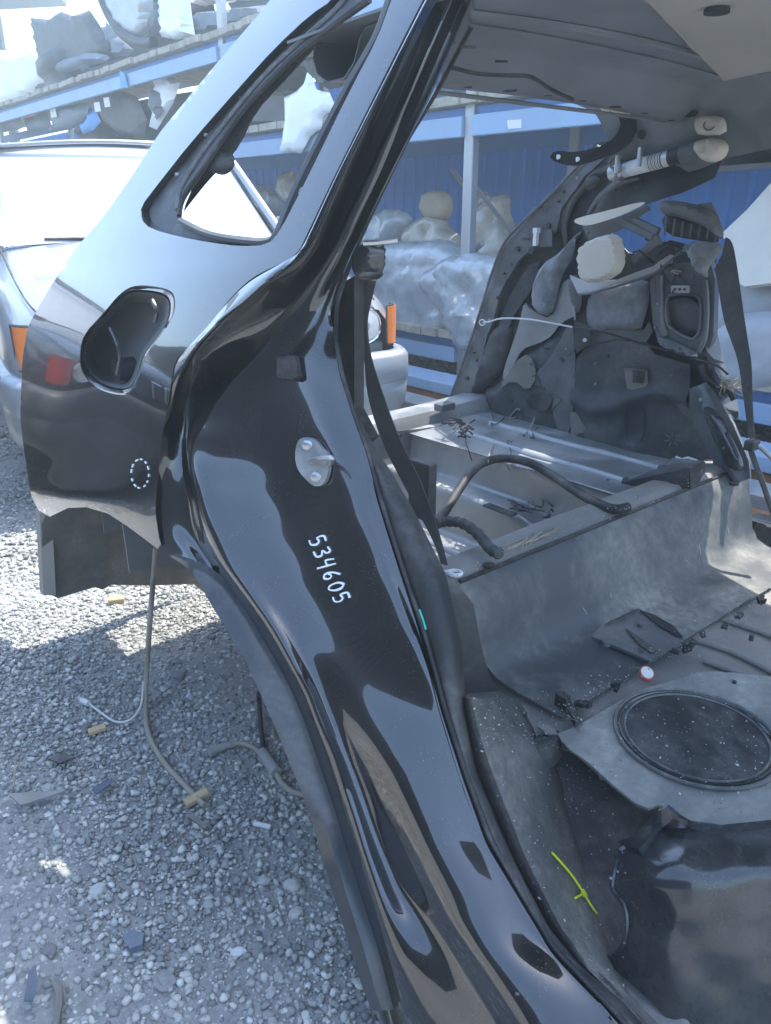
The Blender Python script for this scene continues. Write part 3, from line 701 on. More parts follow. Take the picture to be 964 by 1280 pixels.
# brackets and torn clips where the seat was bolted
brk = [(731, 792), (760, 778), (798, 760), (812, 768), (850, 793), (858, 805), (838, 812), (812, 826), (780, 812)]
sheet('seat_bracket', brk, 'inner_metal', BODY, step=8, thick=.006, z=lambda u, v, px, py: .352 - .00018 * (py - 760))
sheet('bracket_slot', [(783, 786), (790, 790), (822, 812), (815, 816), (800, 806)], 'rubber', BODY, step=6, thick=.002, z=lambda u, v, px, py: .3555 - .00018 * (py - 760))
sheet('bracket_slot', [(800, 762), (818, 768), (842, 782), (854, 796), (846, 794), (825, 782)], 'rubber', BODY, step=6, thick=.002, z=lambda u, v, px, py: .3555 - .00018 * (py - 760))
for px, py in ((758, 803), (803, 781)):
    c = P(px, py, z=.351); mesh('bolt', *tube_geo([c - Z * .006, c + Z * .004, c + Z * .005], lambda t: .009 if t < .9 else .006, 14), 'inner_metal', BODY)
for px, py, r_ in ((835, 802, .006), (655, 893, .006), (601, 919, .007), (940, 795, .005), (918, 853, .004)):
    c = P(px, py, z=.336); mesh('hole_plug', *tube_geo([c - Z * .01, c + Z * .003], r_, 12), 'rubber', BODY)
for px, py, s in ((770, 860, .010), (728, 883, .013), (858, 812, .012), (868, 806, .010), (800, 818, .010), (880, 795, .008), (845, 818, .010), (905, 785, .008), (925, 770, .010), (950, 752, .012), (710, 880, .009)):
    c = P(px, py, z=.335); pts = []
    for q in range(3):
        a = random.uniform(0, 6.28); pts.append(box_geo(c + Vector((random.uniform(-1, 1), random.uniform(-1, 1), 0)) * s * .6 + Z * .004, Vector((math.cos(a), math.sin(a), .3)) * s * .7, Vector((-math.sin(a), math.cos(a), .2)) * s * .35, Z * s * .35))
    mesh('torn_clip', *join(pts), 'rubber', BODY, smooth=False)
mesh('strap_stub', *join([box_geo(P(712, 886, z=.345), (P(722, 904, z=.34) - P(700, 870, z=.34)) * .5, V * .008, Z * .006), box_geo(P(703, 876, z=.352), U * .012, V * .006, Z * .012)]), 'rubber', BODY, smooth=False)
# black side trim between the sill and the riser
sheet('side_trim', [(558, 719), (575, 735), (592, 755), (600, 800), (612, 845), (622, 862), (640, 900), (600, 905), (583, 890), (577, 805), (567, 760)], 'riser_mat', BODY, step=8, thick=.004, rnd=0, v=lambda u, z, px, py: .82 + .0012 * (px - 560) + .0004 * max(0, py - 740))
# inner sill carpet falling to the footwell
def carpet():
    right = [(860, 640), (905, 668), (935, 690), (965, 712), (1000, 722), (1060, 745), (1120, 768), (1180, 792), (1240, 800), (1300, 850), (1330, 880)]
    rows = []; y = 872
    while y <= 1324:
        a = interp(K9, y) - 2; b = interp(right, y)
        va = S0(.3) + interp(OFF_MOD[8], y) + .048; zb = max(.08, .30 - .0010 * (y - 900))
        p = P(a, y, v=va); q = P(b, y, z=zb); m_ = P(a + (b - a) * .3, y, v=va + .015)
        if q.dot(V) < va + .02: q = P(b, y, v=va + .03)
        r_ = crom([p, m_, q], 7); r_ = [k + Z * .006 * noise.noise(k * 16) for k in r_]
        rows.append(r_); y += 10
    grid('sill_carpet', rows, 'carpet', BODY, solid=.006, face_cam=True)
carpet()
FW = [(690, 925), (715, 940), (760, 980), (808, 1018), (845, 1010), (845, 1050), (850, 1130), (830, 1200), (850, 1330), (770, 1330), (740, 1180), (700, 1080), (672, 1000), (662, 950)]
sheet('footwell_carpet', FW, 'carpet', BODY, step=10, thick=.006, z=lambda u, v, px, py: .30 - .10 * min(1, max(0, (py - 925) / 150)) - .05 * min(1, max(0, (py - 1075) / 200)) + .008 * noise.noise((px * .03, py * .03, 1)))
pillow('carpet_lump', [(650, 945), (668, 925), (690, 918), (705, 922), (704, 945), (690, 960), (664, 962)], 'carpet', BODY, z=.305, T=.02, edge=10, rnd=2, step=6, wr=.01, wf=30)
mesh('sealing_lump', *tube_geo(crom([P(x, y, z=.318) for x, y in ((655, 950), (670, 930), (690, 926), (703, 922), (708, 934))], 4), .008, 8), 'foam_dark', BODY)
# debris on the carpet
for px, py, s in ((668, 1012, .006), (676, 1028, .005), (683, 1038, .008), (640, 968, .005), (652, 985, .006)):
    c = P(px, py, z=.262); box('loose_scrap', c, Vector((s, s * .3, 0)), Vector((-s * .2, s * .5, 0)), Z * s * .3, 'paper', BODY, bevel=0)
# moulded tub at the right
def tubd(px, py):
    t = max(0, (py - 1033 + .06 * (px - 875)) / 260); s = max(0, (870 - px) / 100)
    return 1.075 - .085 * math.sin(min(1, t * 3.4) * math.pi / 2) ** .8 + .0 * t + .02 * t * t + .085 * s * s * (1 - .5 * t) + .004 * noise.noise((px * .02, py * .02, 0))
tubo = [(776, 1062), (800, 1044), (830, 1020), (848, 1022), (878, 1036), (925, 1033), (975, 1028), (1100, 1014), (1100, 1345), (890, 1345), (850, 1290), (812, 1250), (780, 1222), (756, 1200), (776, 1186), (783, 1160), (780, 1132), (766, 1112), (768, 1090)]
TUB = sheet('footwell_tub', tubo, 'tub_plastic', BODY, step=9, thick=.003, d=tubd)
tube('tub_rim', crom([P(x, y, d=tubd(x, y) - .004) for x, y in ((775, 1062), (800, 1044), (830, 1020), (848, 1022), (878, 1036), (925, 1033), (975, 1028), (1090, 1016))], 4), .005, 'tub_plastic', TUB, segs=6)
sheet('tub_flap', [(772, 1052), (790, 1046), (822, 1014), (834, 1009), (848, 1020), (816, 1044), (798, 1062)], 'tub_plastic', BODY, step=6, thick=.010, d=lambda x, y: tubd(x, y) - .016)
tube('tub_edge', crom([P(x, y, d=tubd(x, y) - .003) for x, y in ((775, 1064), (768, 1090), (766, 1112), (780, 1132), (783, 1160), (776, 1186), (757, 1200))], 4), .0035, 'tub_plastic', TUB, segs=6)
# sill end towards the front
sheet('sill_scuff', [(742, 1200), (770, 1188), (792, 1206), (850, 1262), (900, 1330), (842, 1330), (790, 1262)], 'floor_metal', BODY, step=10, thick=.004, z=lambda u, v, px, py: .165 + .006 * noise.noise((px * .05, py * .05, 0)))

# --- cargo bay
def bay():
    prof = [(.80, .50), (.93, .50), (.94, .33), (1.20, .30), (1.40, .30), (1.435, .315), (1.455, .405), (1.475, .415), (1.515, .418), (1.53, .43), (1.542, .505), (1.56, .515), (1.90, .518), (1.93, .53)]
    rows = []
    for i, (v, z) in enumerate(prof):
        rows.append([B(u, v + .012 * noise.noise((u * 2.2, i * .3, 5)), z + .004 * noise.noise((u * 5, i, 0)) - .018 * math.exp(-((u - 1.15) / .05) ** 2) * (6 <= i <= 9)) for u in [.95 + .0292 * k for k in range(28)]])
    rows = [list(r_) for r_ in zip(*[crom(c_, 3) for c_ in zip(*rows)])]
    return grid('cargo_floor', rows, 'bay_metal', BODY, solid=.003, face_cam=True)
bay()
box('drain_slot', P(625, 637, z=.425), U * .05, V * .014, Z * .003, 'rubber', BODY)
# tailgate sill
rows = []
for k in range(17):
    v = .62 + 1.30 * k / 16; s = .012 * math.cos(k / 16 * math.pi)
    rows.append([B(u + .02 * math.sin(math.pi * k / 16), v, z + .02 * abs(k / 8 - 1) ** 3) for u, z in ((1.715, .30), (1.72, .44), (1.735, .52), (1.75, .545), (1.80, .55), (1.84, .545), (1.85, .50), (1.86, .36))])
SILL = grid('tailgate_sill', rows, 'bay_metal', BODY, solid=.003, face_cam=True)
sheet('sill_panel', [(452, 552), (480, 540), (540, 535), (562, 528), (568, 545), (545, 560), (512, 570), (470, 575)], 'inner_metal', BODY, step=8, thick=.003, u=1.705, rnd=1)
for px, py in ((540, 546), (500, 545)):
    c = P(px, py, u=1.70); mesh('hole_plug', *tube_geo([c + U * .004, c - U * .002], .007, 10), 'rubber', SILL)
box('latch_block', P(556, 508, z=.565), V * .03, U * .02, Z * .012, 'inner_metal', BODY)
box('corner_box', P(528, 612, v=.99) , U * .03, V * .012, Z * .06, 'trim_black', BODY)

# --- far side of the body
def vf(u, z, *_): return 1.93 - .05 * max(0, z - .88)
def far(off): return lambda u, z, *_: vf(u, z) - off
side = [(748, 178), (718, 212), (689, 243), (649, 282), (629, 306), (614, 344), (603, 380), (590, 421), (574, 467), (562, 503), (572, 528), (600, 552), (680, 582), (760, 616), (800, 632), (893, 604), (920, 600), (925, 560), (900, 480), (893, 420), (890, 360), (895, 318), (862, 306), (838, 300), (800, 318), (786, 316), (760, 285), (764, 268), (800, 258), (850, 242), (892, 222), (905, 196), (860, 176), (790, 172)]
def siderel(px, py):
    return -V * (.012 * noise.noise((px * .02, py * .02, 0)) + .02 * math.exp(-((px - 760 + (py - 250) * .4) / 14) ** 2) * (py < 300))
FARP = sheet('side_panel', side, 'dark_metal', BODY, step=10, thick=.004, v=far(0), rel=siderel)
pl = [(748, 182), (718, 212), (689, 243), (649, 282), (629, 306), (614, 344), (603, 380), (590, 421), (574, 467), (562, 503), (569, 520), (590, 489), (609, 427), (618, 392), (629, 357), (652, 322), (669, 306), (696, 288), (702, 259), (730, 222), (758, 195)]
PIL = sheet('rear_pillar', pl, 'inner_metal', BODY, step=7, thick=.012, v=far(.035), rel=lambda x, y: -V * (.010 * noise.noise((x * .05, y * .05, 4))))
tube('pillar_flange', crom([P(x, y, v=far(.045)) for x, y in pl[:11]], 4), .0045, 'inner_metal', BODY, segs=6)
for px, py, r_ in ((686, 282, .007), (647, 311, .007), (665, 313, .011), (676, 258, .004), (658, 298, .004), (698, 252, .003), (584, 473, .007), (630, 342, .003), (592, 441, .003)):
    c = P(px, py, v=far(.04)); mesh('hole_plug', *tube_geo([c + V * .006, c - V * .0045], r_, 12), 'rubber', PIL)
for px, py, a, b in ((657, 298, .016, .003),):
    box('pillar_slot', P(px, py, v=far(.041)), U * a, V * .003, Z * b, 'rubber', PIL)
mesh('pillar_clip', *join([box_geo(P(670, 298, v=far(.055)), U * .006, V * .006, Z * .020), box_geo(P(671, 288, v=far(.055)), U * .008, V * .008, Z * .007)]), 'label_white', PIL, smooth=False)
sheet('clip_plate', [(674, 287), (690, 287), (690, 308), (675, 309)], 'grey_plastic', PIL, step=6, thick=.003, v=far(.040))
sheet('pillar_channel', [(636, 372), (652, 345), (663, 330), (676, 326), (664, 362), (640, 398), (626, 440), (618, 420)], 'foam_dark', BODY, step=7, thick=.004, v=far(.02))
pillow('pillar_foam', [(606, 432), (618, 410), (634, 402), (642, 415), (636, 445), (626, 470), (606, 486), (594, 500), (590, 480), (600, 455)], 'foam_dark', BODY, v=far(.01), T=.03, edge=10, wr=.012, wf=30, step=6)
# pressings that catch the light near the top of the pillar
for pts, r_ in ((((708, 305), (706, 280), (716, 250), (740, 222), (770, 205)), .012), (((735, 268), (752, 245), (775, 228), (800, 222)), .010), (((700, 318), (716, 302), (728, 290)), .008)):
    tube('pillar_pressing', crom([P(x, y, v=far(.012)) for x, y in pts], 5), lambda t, r_=r_: r_ * (.5 + math.sin(math.pi * t) * .6), 'inner_metal', BODY, segs=8)
pillow('grommet', [(728, 228), (740, 218), (750, 222), (748, 232), (734, 240)], 'foam_dark', BODY, v=far(.03), T=.012, edge=6, rnd=2, step=4)
# layers of insulation
sheet('bright_bracket', [(630, 460), (640, 432), (650, 402), (655, 376), (664, 388), (690, 400), (697, 368), (706, 348), (722, 352), (724, 392), (700, 404), (690, 420), (672, 430), (652, 436), (640, 462), (628, 478)], 'bay_metal', BODY, rnd=1, step=7, thick=.003, v=far(.03))
pillow('felt_strip', [(677, 330), (700, 316), (720, 292), (718, 318), (702, 344), (697, 367), (689, 396), (668, 390), (663, 363)], 'felt', BODY, v=far(.04), T=.022, edge=10, wr=.008, wf=30, step=6, rnd=1)
pillow('insulation_sheet', [(603, 487), (622, 483), (640, 458), (663, 441), (690, 422), (720, 396), (719, 455), (716, 512), (706, 553), (722, 584), (690, 574), (670, 569), (640, 535), (618, 518)], 'insulation', BODY, v=far(.012), T=.018, edge=16, wr=.012, wf=16, step=7, rnd=1, seed=2)
sheet('insulation_patch', [(660, 480), (668, 470), (690, 444), (716, 396), (719, 440), (718, 500), (712, 540), (702, 552), (692, 520), (688, 486)], 'insulation_light', BODY, rnd=1, step=7, thick=.003, v=far(.038), rel=lambda x, y: -V * .008 * noise.noise((x * .05, y * .05, 2)))
sheet('tape_piece', [(622, 488), (644, 452), (662, 440), (672, 470), (660, 490), (642, 474)], 'tape', BODY, rnd=1, step=7, thick=.002, v=far(.042))
sheet('dark_opening', [(655, 505), (664, 492), (684, 490), (692, 500), (680, 517)], 'rubber', BODY, rnd=1, step=6, thick=.002, v=far(.043))
sheet('tape_piece', [(712, 516), (720, 515), (735, 540), (737, 588), (726, 588), (708, 566), (715, 552)], 'tape', BODY, step=6, thick=.002, v=far(.05))
pillow('torn_hole', [(718, 545), (726, 540), (732, 548), (732, 566), (724, 570), (716, 560)], 'rubber', BODY, v=far(.052), T=.004, edge=5, rnd=1, step=4)
def blackrel(px, py):
    b = .020 * math.exp(-((py - 500 - 10 * math.sin((px - 720) / 22)) / 9) ** 2) - .016 * math.exp(-(((px - 794) / 11) ** 4) - ((py - 530) / 24) ** 4) + .025 * math.exp(-((px - 780) / 60) ** 2 - ((py - 560) / 60) ** 2) + .006 * noise.noise((px * .04, py * .04, 0))
    return -V * b
IS = sheet('insulation_sheet', [(718, 452), (735, 433), (770, 425), (810, 430), (818, 443), (862, 456), (862, 500), (864, 524), (892, 575), (893, 600), (800, 632), (748, 612), (734, 588), (738, 560), (722, 520), (716, 490)], 'insulation', BODY, step=6, thick=.006, v=far(.035), rel=blackrel)
tube('pressed_slot', [P(793 + 12 * math.copysign(abs(math.cos(a)) ** .7, math.cos(a)), 530 + 25 * math.copysign(abs(math.sin(a)) ** .8, math.sin(a)), v=far(.05)) for a in [2 * math.pi * k / 40 for k in range(41)]], .003, 'insulation', IS, segs=6)
sheet('window_tape', [(780, 458), (808, 460), (810, 480), (800, 489), (784, 486)], 'tape', IS, step=6, thick=.002, v=far(.046))
sheet('clip_window', [(791, 463), (805, 464), (804, 479), (791, 478)], 'rubber', IS, step=5, thick=.002, v=far(.050))
tube('clip_bar', [P(x, y, v=far(.052)) for x, y in ((778, 459), (796, 459), (811, 462))], .003, 'wire_black', IS, segs=5)
star = []
for k in range(7):
    a = math.pi * 2 * k / 7 + .2; star.append(tube_geo([P(841 + 4 * math.cos(a), 549 + 4 * math.sin(a), v=far(.062)), P(841 + 11 * math.cos(a), 549 + 9 * math.sin(a), v=far(.062))], .0016, 4))
mesh('moulded_star', *join(star), 'insulation_light', IS)
lines = []
for k, (a, b) in enumerate(((782, 822), (780, 824), (788, 818))):
    y = 568 + k * 6; lines.append(tube_geo([P(a, y - 0, v=far(.075)), P((a + b) / 2, y + .5, v=far(.075)), P(b, y - 1, v=far(.075))], .0008, 4))
mesh('moulded_lettering', *join(lines), 'insulation_light', IS)
sheet('insulation_patch', [(846, 506), (854, 504), (862, 512), (862, 523), (852, 516)], 'insulation_light', IS, step=5, thick=.002, v=far(.058))
pillow('felt_pad', [(736, 366), (770, 356), (810, 346), (812, 372), (806, 398), (800, 414), (762, 410), (738, 416), (733, 395)], 'felt', BODY, v=far(.035), T=.016, edge=8, wr=.007, wf=26, step=6, rnd=1, seed=4)
sheet('insulation_patch', [(736, 432), (742, 414), (770, 410), (805, 412), (812, 402), (816, 414), (808, 428), (770, 424)], 'insulation_light', BODY, step=6, thick=.003, v=far(.03))
sheet('cable_bracket', [(719, 400), (736, 408), (740, 428), (720, 442), (718, 420)], 'rubber', BODY, step=6, thick=.004, v=far(.055))
mesh('bolt', *tube_geo([P(731, 425, v=far(.055)), P(731, 425, v=far(.066))], .006, 10), 'bare_metal', BODY)
pillow('trim_fragment', [(718, 342), (726, 350), (728, 376), (722, 396), (712, 372), (710, 350)], 'grey_plastic', BODY, v=far(.06), T=.012, edge=6, rnd=1, step=5)
tube('light_strip_edge', crom([P(x, y, v=far(.06)) for x, y in ((719, 400), (717, 372), (716, 350))], 3), .003, 'bare_metal', BODY, segs=5)
# ledge below the beige pad
LEDGE = sheet('ledge', [(712, 344), (728, 350), (770, 350), (812, 334), (838, 318), (846, 322), (818, 340), (808, 346), (772, 358), (736, 368), (722, 366)], 'bright_metal', BODY, step=6, thick=.004, v=far(.075))
tube('ledge_lip', crom([P(x, y, v=far(.082)) for x, y in ((724, 368), (740, 366), (772, 357), (808, 346), (824, 338), (848, 318), (862, 312))], 4), .004, 'inner_metal', BODY, segs=6)
pillow('beige_pad', [(725, 312), (738, 299), (768, 291), (778, 299), (782, 328), (774, 345), (738, 356), (727, 345)], 'beige', BODY, v=far(.13), T=.03, edge=7, rnd=1, step=4, power=.25, label='beige rounded trim pad')
# right hand frame with its rounded window
fr_o = [(812, 352), (822, 340), (846, 330), (888, 326), (894, 350), (892, 420), (884, 445), (872, 446), (838, 432), (822, 426), (816, 400)]
fr_h = [(832, 374), (838, 368), (868, 367), (877, 376), (876, 412), (869, 424), (860, 424), (842, 414), (832, 404)]
fr_h = [tuple(p)[:2] for p in chaikin([(x, y, 0) for x, y in fr_h], 1)]
FR = sheet('belt_frame', fr_o, 'inner_metal', BODY, holes=[fr_h], step=6, thick=.02, v=far(.06), rnd=0)
tube('frame_bead', [P(x, y, v=far(.062)) for x, y in fr_h + fr_h[:1]], .004, 'inner_metal', FR, segs=6)
pillow('frame_backing', [(836, 372), (872, 372), (878, 412), (860, 422), (834, 404)], 'grey_plastic', BODY, v=far(.02), T=.012, edge=14, wr=.012, wf=20, step=6)
for pts, r_ in ((((825, 344), (826, 370), (826, 400), (832, 420)), .010), (((882, 350), (884, 380), (882, 420), (874, 440)), .007), (((824, 424), (845, 432), (870, 444)), .009)):
    tube('frame_rib', crom([P(x, y, v=far(.066)) for x, y in pts], 4), r_, 'inner_metal', BODY, segs=8)
CP = sheet('clip_strip', [(839, 357), (862, 357), (862, 366), (839, 366)], 'bare_metal', BODY, step=5, thick=.003, v=far(.085))
for px in (844, 850, 856):
    c = P(px, 361.5, v=far(.086)); mesh('hole_plug', *tube_geo([c + V * .002, c - V * .002], .0032, 8), 'rubber', CP)
pillow('shelf_bump', [(822, 426), (832, 422), (872, 440), (872, 448), (862, 447), (830, 436)], 'inner_metal', BODY, v=far(.08), T=.02, edge=6, rnd=1, step=5)
# wheelhouse with its rounded cover
wh = [(862, 486), (883, 478), (893, 489), (917, 531), (936, 576), (938, 598), (908, 609), (893, 603), (891, 573), (862, 523)]
WH = sheet('wheelhouse', wh, 'inner_metal', BODY, step=6, thick=.01, v=far(.075), rel=lambda x, y: -V * .016 * math.exp(-((x - 892 - (y - 530) * .45) / 7) ** 2))
pillow('wheelhouse_cover', [(876, 508), (888, 508), (900, 518), (920, 556), (931, 582), (926, 590), (908, 586), (896, 560)], 'tub_plastic', BODY, v=far(.085), T=.012, edge=7, rnd=2, step=5, power=.4)
pillow('pillar_stub', [(884, 300), (896, 330), (893, 380), (898, 430), (912, 470), (926, 520), (918, 526), (900, 490), (884, 452), (888, 400), (884, 350)], 'inner_metal', BODY, v=far(.03), T=.03, edge=6, wr=.012, wf=30, step=6, rnd=1)
# folded pillar trim on top: cream strip, ribbed moulding, struts, torn foam
sheet('cream_strip', rnd=1, outline=[(716, 277), (722, 272), (760, 263), (800, 252), (808, 254), (775, 270), (740, 281), (728, 282)], mat='cream', parent=BODY, step=6, thick=.006, v=far(.14))
sheet('strip_underside', [(728, 282), (775, 271), (808, 256), (812, 262), (770, 290), (745, 296), (735, 300)], 'grey_plastic', BODY, step=6, thick=.006, v=far(.11))
RM = pillow('ribbed_moulding', [(823, 250), (850, 251), (880, 258), (897, 270), (905, 290), (903, 300), (896, 296), (880, 282), (850, 272), (826, 268)], 'grey_plastic', BODY, v=far(.13), T=.022, edge=7, rnd=1, step=5)
pillow('moulding_inside', [(826, 268), (850, 272), (880, 282), (898, 296), (898, 304), (870, 300), (832, 294)], 'foam_dark', BODY, v=far(.11), T=.01, edge=8, rnd=1, step=5)
for k in range(7):
    x = 832 + k * 10.5; tube('rib', [P(x + 1.5, 270 + k * 3.2, v=far(.135)), P(x, 280 + k * 2.6, v=far(.13)), P(x - 1, 294 + k * 1.2, v=far(.12))], .0025, 'grey_plastic', RM, segs=5)
sheet('cap_corner', [(872, 255), (888, 253), (896, 268), (902, 288), (890, 270)], 'grey_plastic', BODY, step=5, thick=.006, v=far(.125))
for (a, b, c_, d) in ((764, 272, 818, 297), (790, 274, 824, 290), (792, 326, 824, 296), (800, 320, 826, 300)):
    p = P(a, b, v=far(.10)); q = P(c_, d, v=far(.12)); t = q - p; s = t.cross(V).normalized()
    box('trim_strut', (p + q) / 2, t * .5, s * .009, V * .008, 'grey_plastic', BODY)
pillow('torn_foam', [(854, 308), (868, 300), (896, 302), (905, 308), (896, 322), (884, 336), (886, 348), (876, 344), (866, 328)], 'felt', BODY, v=far(.11), T=.022, edge=7, wr=.022, wf=45, step=4, rnd=1)
for k in range(9):
    a = P(random.uniform(790, 850), random.uniform(300, 330), v=far(.10)); pts = [a + Vector((random.uniform(-.05, .05), random.uniform(-.05, .05), random.uniform(-.03, .03))) * q for q in (0, .5, 1.0)]
    tube('torn_wire', crom(pts, 4), .002, 'wire_black', BODY, segs=5)
# --- cables
tube('release_cable', crom([P(x, y, v=far(o)) for x, y, o in ((604, 403, .08), (612, 402, .09), (628, 398, .09), (660, 399, .09), (690, 404, .085), (716, 409, .08))], 5), .0026, 'wire_white', BODY, segs=6)
tube('release_cable', crom([P(x, y, v=far(o)) for x, y, o in ((716, 409, .08), (750, 414, .075), (795, 427, .07), (840, 440, .07), (868, 448, .08), (882, 452, .09), (898, 458, .09), (910, 468, .09))], 5), .003, 'wire_black', BODY, segs=6)
tube('cable_eye', [P(603 + 3.5 * math.cos(a), 403 + 3.5 * math.sin(a), v=far(.08)) for a in [k * math.pi / 6 for k in range(13)]], .0022, 'wire_white', BODY, segs=5)
fr_ = []
for k in range(34):
    a = P(random.uniform(902, 912), random.uniform(474, 486), v=1.86); d_ = Vector((random.uniform(-.2, 1.2), random.uniform(-.5, .5), random.uniform(-.5, .35))) * .05
    fr_.append(tube_geo(crom([a, a + d_ * .5 + Z * random.uniform(-.012, .012), a + d_], 3), .0011, 4))
mesh('frayed_wires', *join(fr_), 'wire_tan', BODY)
tube('harness', crom([P(x, y, v=1.87) for x, y in ((876, 456), (882, 470), (898, 484), (912, 490), (918, 500))], 4), .008, 'wire_black', BODY, segs=7)
# far belt
strap('seat_belt', [(893, 338), (896, 345), (905, 398), (914, 425), (923, 453), (930, 500), (936, 546)], [(908, 296), (918, 312), (931, 398), (936, 430), (940, 459), (941, 505), (943, 548)], lambda t: 1.80 - .04 * t, 'belt', BODY, .006)
box('belt_buckle', P(940, 556, v=1.77), V * .018, U * .012, Z * .012, 'rubber', BODY, bevel=.004)
tube('belt_tail', crom([P(x, y, v=1.80) for x, y in ((938, 560), (945, 580), (956, 610), (968, 645))], 4), .007, 'belt', BODY, segs=5)
mesh('buckle_rod', *tube_geo([P(934, 550, v=1.78), P(952, 560, v=1.78), P(975, 582, v=1.80)], .006, 8), 'bare_metal', BODY)

# --- roof
def roofz(u, v): return 1.405 + .03 * (1 - ((v - 1.38) / .62) ** 2) - .05 * max(0, u - .85) ** 1.5
rows = [[B(u, v, roofz(u, v)) for v in [.80 + 1.30 * k / 20 for k in range(21)]] for u in [-.45 + .075 * i for i in range(23)]]  # far edge widened to keep the sun off the floor
ROOF = grid('roof_panel', rows, 'roof_inner', BODY, solid=-.004)
def roofpx(dz): return lambda u, v, *_: roofz(u, v) + dz
sheet('roof_liner', [(778, -30), (905, 101), (975, 86), (1100, 50), (1100, -90), (760, -60)], 'roof_liner', BODY, step=12, thick=.006, z=roofpx(-.010))
c = P(896, 15, z=roofpx(-.016)); mesh('liner_hole', *tube_geo([c + Z * .004, c - Z * .002], .018, 18), 'rubber', BODY)
def beam(name, path, prof, mat):
    """loft of a bent profile along a path; profile in (inwards, down)"""
    rows = []
    for p, inn, dn in path: rows.append([p + inn * a + dn * b for a, b in prof])
    cols = [crom(c_, 4) for c_ in zip(*rows)]; rows = [list(r_) for r_ in zip(*cols)]
    return grid(name, rows, mat, BODY, solid=.002, face_cam=True)
prof = [(.0, -.03), (-.01, .01), (.0, .035), (.03, .05), (.075, .048), (.10, .03), (.115, .0), (.13, -.012), (.20, -.016)]
hp = []
for k in range(9):
    v = .84 + 1.10 * k / 8; u = 1.20 - .06 * abs(v - 1.38) ** 1.5; hp.append((B(u, v, roofz(u, v) - .012), -U, -Z))
HDR = beam('rear_header', hp, prof, 'roof_inner')
rp = [(B(u, 2.12 - .10 * max(0, u - .8), roofz(u, 1.98) - .010), -V, -Z) for u in (-.4, -.1, .2, .5, .75, .95, 1.10, 1.22)]
beam('roof_rail', rp, [(.05, .135), (.0, .145), (-.012, .10), (.005, .055), (.03, .045), (.07, .045), (.10, .035), (.12, .005), (.18, -.01)], 'roof_inner')
def gus(o): return lambda u, z, px, py: 1.915 - .0009 * (210 - py) - .0010 * (800 - px) * (px < 800) - o
# gusset where header, rail and rear pillar meet
sheet('roof_gusset', [(690, 116), (720, 80), (800, 60), (964, 40), (1060, 30), (1060, 150), (964, 186), (914, 196), (874, 212), (830, 224), (790, 214), (764, 200), (758, 170), (742, 140)], 'roof_inner', BODY, step=9, thick=.004, v=gus(0), rel=lambda x, y: -V * .012 * noise.noise((x * .03, y * .03, 7)))
for px, py, a, b in ((738, 109, .028, .010), (812, 133, .026, .009), (862, 142, .02, .008), (802, 168, .011, .011), (585, 60, .012, .004), (627, 78, .010, .004)):
    q = P(px, py, v=gus(.016)) if px > 700 else P(px, py, z=roofpx(-.055))
    n_ = 20; ax = (U * -.5 + V * .8).normalized() if px < 700 else U; 
    vs = [q + ax * a * math.cos(2 * math.pi * k / n_) + (Z if px > 700 else U) * b * math.sin(2 * math.pi * k / n_) for k in range(n_)]
    mesh('roof_opening', vs, [tuple(range(n_))], 'rubber', BODY, solid=.003, face_cam=True)
# hinge arm
HA = sheet('hinge_arm', [(685, 199), (694, 187), (720, 191), (760, 180), (777, 160), (772, 140), (796, 144), (796, 170), (775, 190), (745, 200), (716, 209)], 'black_paint', BODY, step=6, thick=.012, rnd=1, v=lambda u, z, px, py: 1.84 - .0009 * (790 - px))
for px, py in ((698, 196), (722, 199)):
    c = P(px, py, v=lambda u, z, a, b: 1.84 - .0009 * (790 - a)); mesh('hole_rim', *tube_geo([c + V * .002, c - V * .002], .006, 12), 'label_white', HA)
for k, (px, py) in enumerate(((757, 132), (769, 134), (781, 138))):
    pillow('hinge_plug', [(px - 8, py - 7), (px + 7, py - 7), (px + 8, py + 7), (px - 6, py + 8)], 'tape_masking', BODY, v=1.76, T=.014, edge=5, rnd=2, step=4)
# curtain airbag inflator
a0, a1 = P(764, 217, v=1.87), P(880, 186, v=1.87)
ax = (a1 - a0)
AB = tube('airbag_inflator', [a0, a0 + ax * .04, a0 + ax * .72], .0185, 'airbag_tube', BODY, segs=18)
tube('inflator_band', [a0 + ax * .10, a0 + ax * .16], .0215, 'bare_metal', AB, segs=18)
tube('inflator_label', [a0 + ax * .22, a0 + ax * .44], .0188, 'label_white', AB, segs=18)
tube('inflator_print', [a0 + ax * .46, a0 + ax * .60], .0188, 'label_print', AB, segs=18)
mesh('inflator_stripes', *join([tube_geo([a0 + ax * t, a0 + ax * (t + .008)], .0190, 18) for t in (.47, .485, .505, .52, .54, .555, .575)]), 'label_white', AB)
tube('inflator_band', [a0 + ax * .66, a0 + ax * .78], .0192, 'rubber', AB, segs=18)
tube('inflator_cuff', [a0 + ax * .78, a0 + ax * .9, a0 + ax * 1.0], lambda t: .0205 + .003 * t, 'grey_plastic', AB, segs=18)
pillow('inflator_wrap', [(868, 178), (884, 172), (905, 174), (912, 184), (906, 198), (890, 204), (874, 198)], 'tape_masking', BODY, v=1.84, T=.024, edge=9, wr=.01, wf=40, step=4, rnd=1)
for px, py in ((772, 205), (800, 196)): box('inflator_clamp', P(px, py, v=1.835), U * .005, V * .006, Z * .022, 'bare_metal', BODY, bevel=.002)
tube('inflator_bracket', crom([P(x, y, v=1.835) for x, y in ((768, 228), (770, 215), (762, 205), (768, 196), (778, 196))], 3), .004, 'tape', BODY, segs=6)
CT = pillow('foam_tag', [(868, 144), (902, 145), (908, 152), (908, 168), (874, 170), (868, 160)], 'beige', BODY, v=1.835, T=.008, edge=5, rnd=1, step=5, label='beige foam tag with a dark hook shaped mark')
